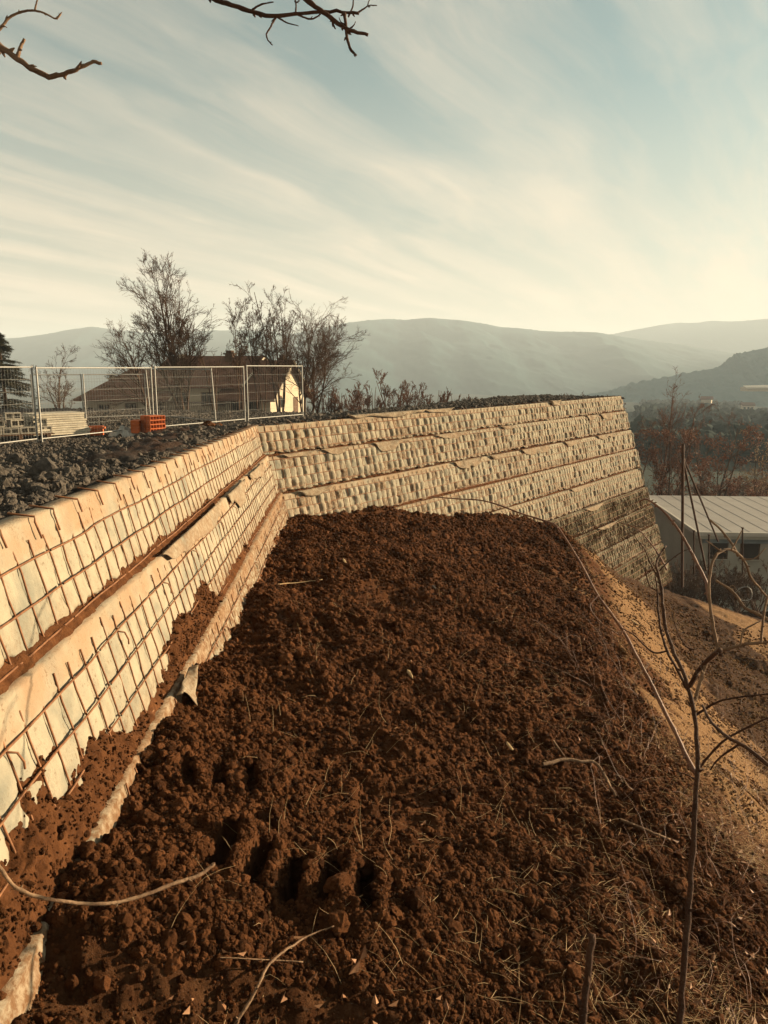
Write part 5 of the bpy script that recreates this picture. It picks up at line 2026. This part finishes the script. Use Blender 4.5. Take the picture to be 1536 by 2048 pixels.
def wood(name, label, cat, mat, stems, group=None, k=7, seed=0, buds=0, parts=('stem', 'twig')):
    """stems: list of (points in space, r0, r1); the first is the main stem, the others its twigs."""
    rng = np.random.default_rng(seed + 500)
    p0 = stems[0][0][0]
    root = empty(name, tuple(p0), label, cat, group)
    for i, (pts, r0, r1) in enumerate(stems):
        mb = MB()
        P = mb.path(pts, r0, r1, k if i == 0 else 5, jit=r0 * 0.10, rng=rng)
        # buds and knots along the wood
        if buds:
            n = max(2, int(buds * len(P) / 12))
            for q in rng.integers(1, len(P) - 1, n):
                rr = r0 + (r1 - r0) * q / len(P)
                d = unit(rng.normal(size=3))
                mb.tubes(np.stack([P[q], P[q] + d * rr * 1.4, P[q] + d * rr * 2.6 + unit(P[q + 1] - P[q]) * rr])[None], np.array([[rr * 0.8, rr * 0.7, rr * 0.25]]), 5)
        part(parts[0] if i == 0 else parts[1], mb, M[mat], root, True)
    return root


def on_bank(u, v):
    """Where the sight line of a picture point meets the bank."""
    r = ray(u, v)
    s = np.linspace(1.2, 40, 4000)
    P = r[None] * s[:, None]
    z = bank_z(P[:, 0], P[:, 1])
    i = np.argmax(P[:, 2] < z)
    return P[i]


def build_branches():
    d = 2.3
    wood('tree_branch', 'dark bare branch hanging into the top of the sky', 'branch', 'barkd', [
        (px([(330, -60), (427, -3), (469, 11), (536, 31), (590, 28), (646, 24), (687, 24), (718, 27)], d), 0.0085, 0.0045),
        (px([(552, 33), (542, 52), (533, 68), (536, 80), (545, 90)], d), 0.0035, 0.0018),
        (px([(552, 33), (575, 46), (597, 52)], d), 0.003, 0.0015),
        (px([(505, 19, -.02), (523, 9, -.04), (547, 4, -.05)], d), 0.0035, 0.0018),
        (px([(591, 28), (592, 8), (589, -8)], d), 0.003, 0.0018),
        (px([(592, 6), (600, 1)], d), 0.0022, 0.0012),
        (px([(594, 29), (618, 38), (632, 35), (645, 25)], d), 0.0032, 0.0022),
        (px([(714, 27), (730, 16), (739, 11), (754, 11)], d), 0.0032, 0.0014),
        (px([(735, 13), (740, -6)], d), 0.002, 0.0012),
        (px([(697, 34), (706, 12), (707, -6)], d), 0.003, 0.0018),
    ], k=8, seed=1, buds=3, parts=('limb', 'twig'))
    wood('tree_branch', 'thicker dark bare branch crossing over the first one, its broken tip hanging down', 'branch', 'barkd', [
        (px([(560, -55), (610, -3), (651, 27), (672, 44), (693, 57), (715, 64), (736, 70)], d - 0.08), 0.009, 0.0048),
        (px([(689, 26), (692, 55), (694, 76), (701, 98), (706, 104)], d - 0.08), 0.0048, 0.0042),
        (px([(703, 102), (713, 111)], d - 0.08), 0.004, 0.003),
        (px([(662, 32), (666, 48), (671, 58)], d - 0.08), 0.0042, 0.002),
        (px([(693, 50), (682, 44), (678, 35)], d - 0.08), 0.0022, 0.0012),
        (px([(699, 58), (708, 50), (711, 43)], d - 0.08), 0.0024, 0.0012),
    ], k=8, seed=2, buds=3, parts=('limb', 'twig'))
    wood('tree_branch', 'thin arching twig in the top corner of the sky', 'branch', 'barkp', [
        (px([(-30, 88), (0, 57), (20, 34), (47, 23), (70, 21), (94, 28), (112, 37), (122, 28)], 1.9), 0.0042, 0.0018),
        (px([(70, 21), (72, 10), (77, -8)], 1.9), 0.0026, 0.0016),
        (px([(112, 37), (124, 25)], 1.9), 0.002, 0.0012),
        (px([(5, 50), (14, 55)], 1.9), 0.0022, 0.001),
    ], seed=3, buds=3, parts=('limb', 'twig'))
    wood('tree_branch', 'bent branch with an angular elbow, lit along its upper stem', 'branch', 'barkp', [
        (px([(-40, 66), (0, 92), (34, 117), (62, 136), (99, 155)], 1.9), 0.0075, 0.0062),
        (px([(97, 155), (135, 146), (165, 133), (188, 124), (203, 127)], 1.9), 0.0066, 0.0040),
        (px([(35, 116), (40, 97), (49, 78)], 1.9), 0.0056, 0.0035),
        (px([(60, 133), (68, 132)], 1.9), 0.0040, 0.0030),
    ], k=8, seed=4, buds=4, parts=('limb', 'twig'))

    def lying(pts, lift=0.012):
        P = np.array([on_bank(u, v) for u, v in pts])
        if len(P) > 4:
            k = np.array([0.25, 0.5, 0.25])
            P[1:-1] = (P[:-2] * 0.25 + P[1:-1] * 0.5 + P[2:] * 0.25)
        return P * (1 - (lift + 0.02) / np.linalg.norm(P, axis=1, keepdims=True))

    def down(pts, d0, d1):
        n = len(pts)
        return np.array([at_d(p[0], p[1], d0 + (d1 - d0) * i / (n - 1)) for i, p in enumerate(pts)])
    # sapling rising through the right side of the picture
    wood('sapling', 'dark leafless sapling rising from the bank, tallest stem before the sandy slope', 'sapling', 'barkd', [
        (down([(1352, 2140), (1366, 1960), (1379, 1800), (1390, 1620), (1395, 1500), (1386, 1410), (1367, 1346), (1347, 1303), (1332, 1260)], 2.25, 2.75), 0.0108, 0.0058),
        (down([(1332, 1260), (1326, 1215), (1323, 1180), (1316, 1146), (1312, 1128), (1322, 1105), (1332, 1092)], 2.75, 2.9), 0.0075, 0.003),
        (down([(1380, 1387), (1352, 1335), (1334, 1302), (1323, 1266), (1317, 1225), (1314, 1175), (1311, 1155)], 2.7, 2.85), 0.0062, 0.003),
        (down([(1316, 1155), (1300, 1125), (1290, 1100), (1273, 1078), (1268, 1070)], 2.88, 2.95), 0.0032, 0.0014),
        (down([(1312, 1180), (1300, 1172), (1289, 1140), (1283, 1128)], 2.85, 2.9), 0.003, 0.0014),
        (down([(1312, 1150), (1330, 1130), (1352, 1112), (1372, 1100), (1384, 1100)], 2.88, 2.92), 0.0034, 0.0014),
        (down([(1380, 1372), (1395, 1345), (1418, 1318), (1440, 1300)], 2.55, 2.3), 0.0085, 0.0075),
        (down([(1395, 1540), (1420, 1510), (1450, 1480), (1500, 1452), (1560, 1425)], 2.55, 2.35), 0.0045, 0.0030),
        (down([(1392, 1430), (1420, 1412), (1446, 1400), (1490, 1393), (1560, 1385)], 2.6, 2.45), 0.0042, 0.0028),
        (down([(1334, 1302), (1310, 1306), (1290, 1292), (1268, 1270), (1240, 1255)], 2.8, 2.95), 0.0038, 0.002),
        (down([(1387, 1300), (1370, 1290), (1355, 1262), (1345, 1230)], 2.7, 2.85), 0.003, 0.0013),
        (down([(1393, 1560), (1370, 1548), (1340, 1540)], 2.6, 2.7), 0.003, 0.0013),
    ], k=9, seed=5, buds=4)
    wood('bramble', 'pale arching bramble stem curling over in front of the flat building', 'bramble', 'barkp', [
        (down([(1390, 1400), (1415, 1320), (1435, 1303), (1427, 1258), (1418, 1189), (1420, 1146), (1429, 1116), (1442, 1103), (1463, 1099), (1487, 1120), (1502, 1155), (1518, 1175), (1534, 1194), (1570, 1225)], 2.4, 2.6), 0.0058, 0.0034),
        (down([(1463, 1099), (1474, 1080), (1484, 1060)], 2.5, 2.5), 0.0032, 0.0014),
        (down([(1487, 1120), (1510, 1116), (1532, 1096)], 2.5, 2.5), 0.0028, 0.0014),
        (down([(1442, 1103), (1425, 1090), (1412, 1081)], 2.5, 2.55), 0.003, 0.0013),
        (down([(1435, 1303), (1476, 1292), (1510, 1286), (1570, 1282)], 2.4, 2.3), 0.0055, 0.0045),
        (down([(1480, 1292), (1487, 1262), (1505, 1250), (1522, 1241)], 2.35, 2.35), 0.0035, 0.002),
        (down([(1522, 1284), (1526, 1240), (1533, 1200), (1540, 1185)], 2.3, 2.3), 0.0042, 0.003),
    ], k=8, seed=6, buds=3)
    wood('bramble', 'long thin cane slanting across the face of the wall and down the bank', 'bramble', 'cane', [
        (down([(862, 994), (906, 997), (974, 1003), (1042, 1027), (1090, 1042), (1113, 1052), (1136, 1085), (1166, 1136), (1196, 1191), (1244, 1258), (1270, 1307), (1302, 1367), (1328, 1421), (1352, 1468), (1372, 1512), (1392, 1548)], 3.6, 2.55), 0.0026, 0.0078),
        (down([(1246, 1258), (1240, 1270), (1226, 1262)], 2.8, 2.8), 0.0036, 0.002),
        (down([(1196, 1191), (1180, 1215), (1205, 1248), (1228, 1262)], 3.0, 2.9), 0.0026, 0.0016),
    ], k=7, seed=7, buds=2)
    wood('bramble', 'thorny cane crossing before the foot of the wall and the guyed pole', 'bramble', 'cane', [
        (down([(1280, 1002), (1290, 998), (1302, 1003), (1329, 1025), (1358, 1061), (1383, 1105), (1398, 1135), (1412, 1164), (1418, 1200)], 3.1, 2.6), 0.0036, 0.0060),
        (down([(1244, 1046), (1275, 1058), (1300, 1085), (1318, 1110), (1334, 1140)], 3.2, 2.9), 0.0022, 0.0036),
    ], k=7, seed=8, buds=4)
    wood('bramble', 'thin cane dropping over the upper roof edge of the flat building', 'bramble', 'barkp', [
        (down([(1420, 1040), (1438, 1056), (1452, 1072), (1465, 1090), (1476, 1112)], 2.7, 2.55), 0.0034, 0.0044),
    ], seed=9, buds=3)
    wood('dead_stick', 'pale straight stick lying across the dark hollow under the flat building', 'stick', 'barkp', [
        (down([(1432, 1161), (1455, 1175), (1462, 1180), (1475, 1195), (1490, 1216), (1515, 1228), (1560, 1252)], 2.75, 2.5), 0.0042, 0.006),
        (down([(1462, 1181), (1458, 1176), (1466, 1171), (1475, 1184)], 2.7, 2.7), 0.0016, 0.0012),
    ], seed=10, buds=1)
    wood('wire_loop', 'loop of thin wire caught on the stick under the flat building', 'wire', 'galv', [
        (down([(1470, 1186), (1482, 1176), (1496, 1174), (1503, 1182), (1503, 1196), (1494, 1201), (1480, 1199), (1471, 1188)], 2.7, 2.7), 0.0012, 0.0012),
    ], seed=11, parts=('strand', 'strand'))
    wood('dead_stick', 'thick blurred branch leaning in from the edge over the sandy slope', 'stick', 'barkd', [
        (down([(1570, 1560), (1500, 1500), (1450, 1470), (1420, 1440), (1405, 1410)], 1.9, 2.3), 0.006, 0.0035),
        (down([(1480, 1487), (1440, 1515), (1420, 1540)], 2.05, 2.2), 0.0035, 0.002),
    ], seed=12, buds=2)
    # stump of a cut stem at the bottom edge
    wood('cut_stem', 'short cut stem standing upright at the bottom of the bank', 'stem', 'barkd', [
        (down([(1160, 2120), (1168, 2020), (1178, 1930), (1184, 1868)], 1.85, 1.9), 0.0105, 0.0085),
    ], k=9, seed=13, buds=2)
    # cane lying over the foot of the wall
    wood('bramble', 'bent cane lying on the soil at the foot of the near wall, its tip pale', 'bramble', 'barkp', [
        (down([(-30, 1690), (5, 1742), (28, 1772), (70, 1792), (120, 1802), (180, 1808), (240, 1804), (300, 1786), (345, 1768), (395, 1752), (428, 1728)], 1.62, 2.1), 0.0042, 0.0048),
    ], k=8, seed=14, buds=2)
    wood('root', 'pale crooked root lying on the soil at the bottom of the picture', 'root', 'barkp', [
        (lying([(465, 2060), (480, 2028), (505, 2002), (520, 1960), (535, 1928), (560, 1906), (590, 1890), (610, 1872), (640, 1862), (668, 1852)], 0.045), 0.0055, 0.0022),
        (lying([(440, 1915), (500, 1918), (560, 1921), (606, 1924)], 0.04), 0.0018, 0.0024),
    ], k=7, seed=15, buds=2)
    wood('root', 'thin white root fibre lying on the dark soil near the wall', 'root', 'straw', [
        (lying([(556, 1169), (575, 1165), (590, 1168), (615, 1162), (645, 1159)], 0.03), 0.006, 0.004),
    ], seed=16)


build_branches()


# ------------------------------------------------------------------ sticks, chips and stones lying on the bank
def build_litter():
    rng = np.random.default_rng(81)
    chips = [(1270, 1249, 0.22, 0.09, 'large pale flat stone on the sandy slope', 'straw'),
             (1020, 1504, 0.10, 0.05, 'pale wood chip on the soil above the long stick', 'straw'),
             (820, 1358, 0.11, 0.055, 'pale chip on the soil in the middle of the bank', 'straw'),
             (690, 1130, 0.20, 0.06, 'long pale chip on the dark soil near the wall', 'straw'),
             (1450, 1283, 0.20, 0.05, 'small pale stick end in the dark hollow', 'straw'),
             (868, 1180, 0.10, 0.05, 'small pale stone high on the bank', 'rock'),
             (1200, 1845, 0.05, 0.03, 'pale leaf shaped chip low on the bank beside the cut stem', 'leaf')]
    for u, v, l, w, lab, mt in chips:
        p = on_bank(u, v)
        V0, F0 = ico()
        V = V0 * (1 + rng.normal(0, 0.16, (len(V0), 1))) * np.array([l / 2, w / 3.4, 0.006 + w * 0.05]) * 0.85
        V[:, 1] *= 1 - 0.5 * (V[:, 0] / l)
        o = obj('stone_chip', mesh_from('stone_chip', V, F0, M[mt], False))
        o.location = p + np.array([0, 0, 0.035])
        o.rotation_euler = (0.1, 0.35, rng.uniform(-1.2, -0.2))
        tag(o, lab, 'chip' if mt != 'rock' else 'stone')
    # long sticks lying down the slope
    for pts, r0, lab in (([(1085, 1540), (1130, 1545), (1160, 1562), (1190, 1580), (1230, 1602)], 0.012, 'thick pale stick lying down the slope across the bank'),
                         ([(1240, 1650), (1270, 1662), (1300, 1674), (1340, 1690)], 0.009, 'pale stick lying lower down the slope, past the thick one'),
                         ([(1105, 1488), (1122, 1512), (1138, 1535)], 0.006, 'short curved twig standing over the thick stick')):
        P = np.array([on_bank(u, v) for u, v in pts])
        P[:, 2] = np.maximum(P[:, 2], np.interp(np.arange(len(P)), [0, len(P) - 1], P[[0, -1], 2])) + r0 * 1.2 + 0.02
        wood('dead_stick', lab, 'stick', 'barkp', [(P, r0, r0 * 0.6)], seed=int(pts[0][0]), buds=2)


build_litter()


def blades(name, label, x, y, ln, mat, rng, width=0.0022, lean=0.6, seg=3, z=None, flat=False):
    n = len(x)
    if z is None:
        z = bank_z(x, y) + 0.012
    az = rng.uniform(0, 6.28, n)
    d = np.stack([np.cos(az) * lean, np.sin(az) * lean, np.ones(n)], -1) + rng.normal(0, 0.25, (n, 3))
    if flat:
        d[:, 2] = np.abs(d[:, 2]) * 0.25
        d[:, 0] += 0.3
        d[:, 2] -= 0.1
    d = unit(d)
    P = np.zeros((n, seg + 1, 3))
    P[:, 0] = np.stack([x, y, z - 0.01], -1)
    for k in range(1, seg + 1):
        d = unit(d + rng.normal(0, 0.18, (n, 3)) - np.array([0, 0, 0.12]))
        P[:, k] = P[:, k - 1] + d * (ln / seg)[:, None]
    mb = MB()
    mb.tubes(P, np.linspace(1, 0.3, seg + 1)[None] * np.full((n, 1), width), 3)
    o = obj(name, mb.mesh(name, M[mat], True))
    return tag(o, label, kind='stuff')


def build_ground_cover():
    rng = np.random.default_rng(91)
    # dry grass and straw, thick towards the sandy side, thin on the bank
    n = 38000
    th = np.radians(rng.uniform(-5, 34, n))
    r = np.exp(rng.uniform(math.log(1.6), math.log(24), n))
    x, y = r * np.sin(th), r * np.cos(th)
    e = x - xe(y)
    dens = sstep(-1.9, 0.8, e + 1.2 * fbm(x * 0.7, y * 0.7, 95, 3)) * np.clip(0.35 + 1.3 * fbm(x * 0.9, y * 0.9, 96, 3), 0, 1)
    ok = (rng.random(n) < dens) & (inside(x, y) > 0.5)
    x, y, r = x[ok], y[ok], r[ok]
    blades('dry_grass', 'dry straw coloured grass lying over the lower slope', x, y, rng.uniform(0.06, 0.22, len(x)) * np.clip(r / 5, 0.7, 1.6), 'straw', rng, 0.0011, 1.4, flat=True)
    n = 900
    th = np.radians(rng.uniform(-24, 28, n))
    r = np.exp(rng.uniform(math.log(1.7), math.log(10), n))
    x, y = r * np.sin(th), r * np.cos(th)
    ok = inside(x, y) > 0.7
    x, y, r = x[ok], y[ok], r[ok]
    blades('root_fibres', 'thin root fibres and stalks sticking out of the loose soil', x, y, rng.uniform(0.05, 0.22, len(x)), 'straw', rng, 0.0010, 1.0)
    n = 420
    th = np.radians(rng.uniform(12, 29, n))
    r = np.exp(rng.uniform(math.log(2.6), math.log(11), n))
    x, y = r * np.sin(th), r * np.cos(th)
    ok = (x - xe(y) > -0.7)
    x, y, r = x[ok], y[ok], r[ok]
    blades('dry_stalks', 'thin bare stalks and bramble shoots standing on the lower slope', x, y, rng.uniform(0.15, 0.55, len(x)) * np.clip(r / 4, 0.8, 1.6), 'cane', rng, 0.0019, 0.9, seg=8)
    # fallen leaves, thick at the near end and down the right
    n = 9000
    th = np.radians(rng.uniform(-30, 32, n))
    r = np.exp(rng.uniform(math.log(1.5), math.log(12), n))
    x, y = r * np.sin(th), r * np.cos(th)
    e = x - xe(y)
    dens = np.clip(sstep(2.3, 1.7, r) * 0.45 + sstep(-0.9, 0.6, e) * 0.7 + 0.004, 0, 1)
    ok = (rng.random(n) < dens) & (inside(x, y) > 0.7)
    x, y = x[ok], y[ok]
    n = len(x)
    c = np.stack([x, y, bank_z(x, y) + 0.024], -1)
    a = unit(rng.normal(size=(n, 3)) * (1, 1, 0.45))
    b = unit(np.cross(a, rng.normal(size=(n, 3)) * 0.4 + np.array([0, 0, 1])))
    s = rng.uniform(0.009, 0.026, (n, 1))
    nn = np.cross(a, b) * s * 0.5
    V = np.stack([c - a * s, c + b * s * 0.55 + nn, c + a * s * 1.1, c - b * s * 0.55 + nn], 1).reshape(-1, 3)
    o = obj('fallen_leaves', mesh_from('fallen_leaves', V, np.arange(n * 4).reshape(-1, 4), M['leaf'], False))
    tag(o, 'dry brown leaves scattered over the soil', kind='stuff')


def wall_growth():
    rng = np.random.default_rng(151)
    n = 5200
    k = rng.choice([5, 6, 7, 8, 9], n, p=[.24, .28, .14, .20, .14])
    S = rng.uniform(7.0, L2 - 0.05, n)
    sp = tier_specs(10)
    z0 = np.array([sp[i][0] for i in k]); o = np.array([sp[i][2] for i in k]); h = np.array([sp[i][1] for i in k])
    T = rng.random(n) * h / COSL
    keep = fbm(S * 1.2, T * 3 + k * 2.0, 152, 3) > -0.12
    S, T, z0, o = S[keep], T[keep], z0[keep], o[keep]
    P = np.stack([B0[0] + d2[0] * S + n2[0] * (o + T * SINL + 0.03), B0[1] + d2[1] * S + n2[1] * (o + T * SINL + 0.03), z0 - T * COSL], -1)
    d = unit(np.array([n2[0] * 0.6, n2[1] * 0.6, -0.9]) + rng.normal(0, 0.35, P.shape))
    ln = rng.uniform(0.06, 0.20, (len(P), 1))
    Q = np.stack([P, P + d * ln * 0.5, P + unit(d - [0, 0, 0.7]) * ln], 1)
    mb = MB()
    mb.tubes(Q, np.tile([[0.006, 0.005, 0.002]], (len(P), 1)), 3)
    o_ = obj('weeds', mb.mesh('weeds', M['brush'], True))
    tag(o_, 'dry weeds rooted in the lower courses of the far wall', kind='stuff')


wall_growth()


build_ground_cover()
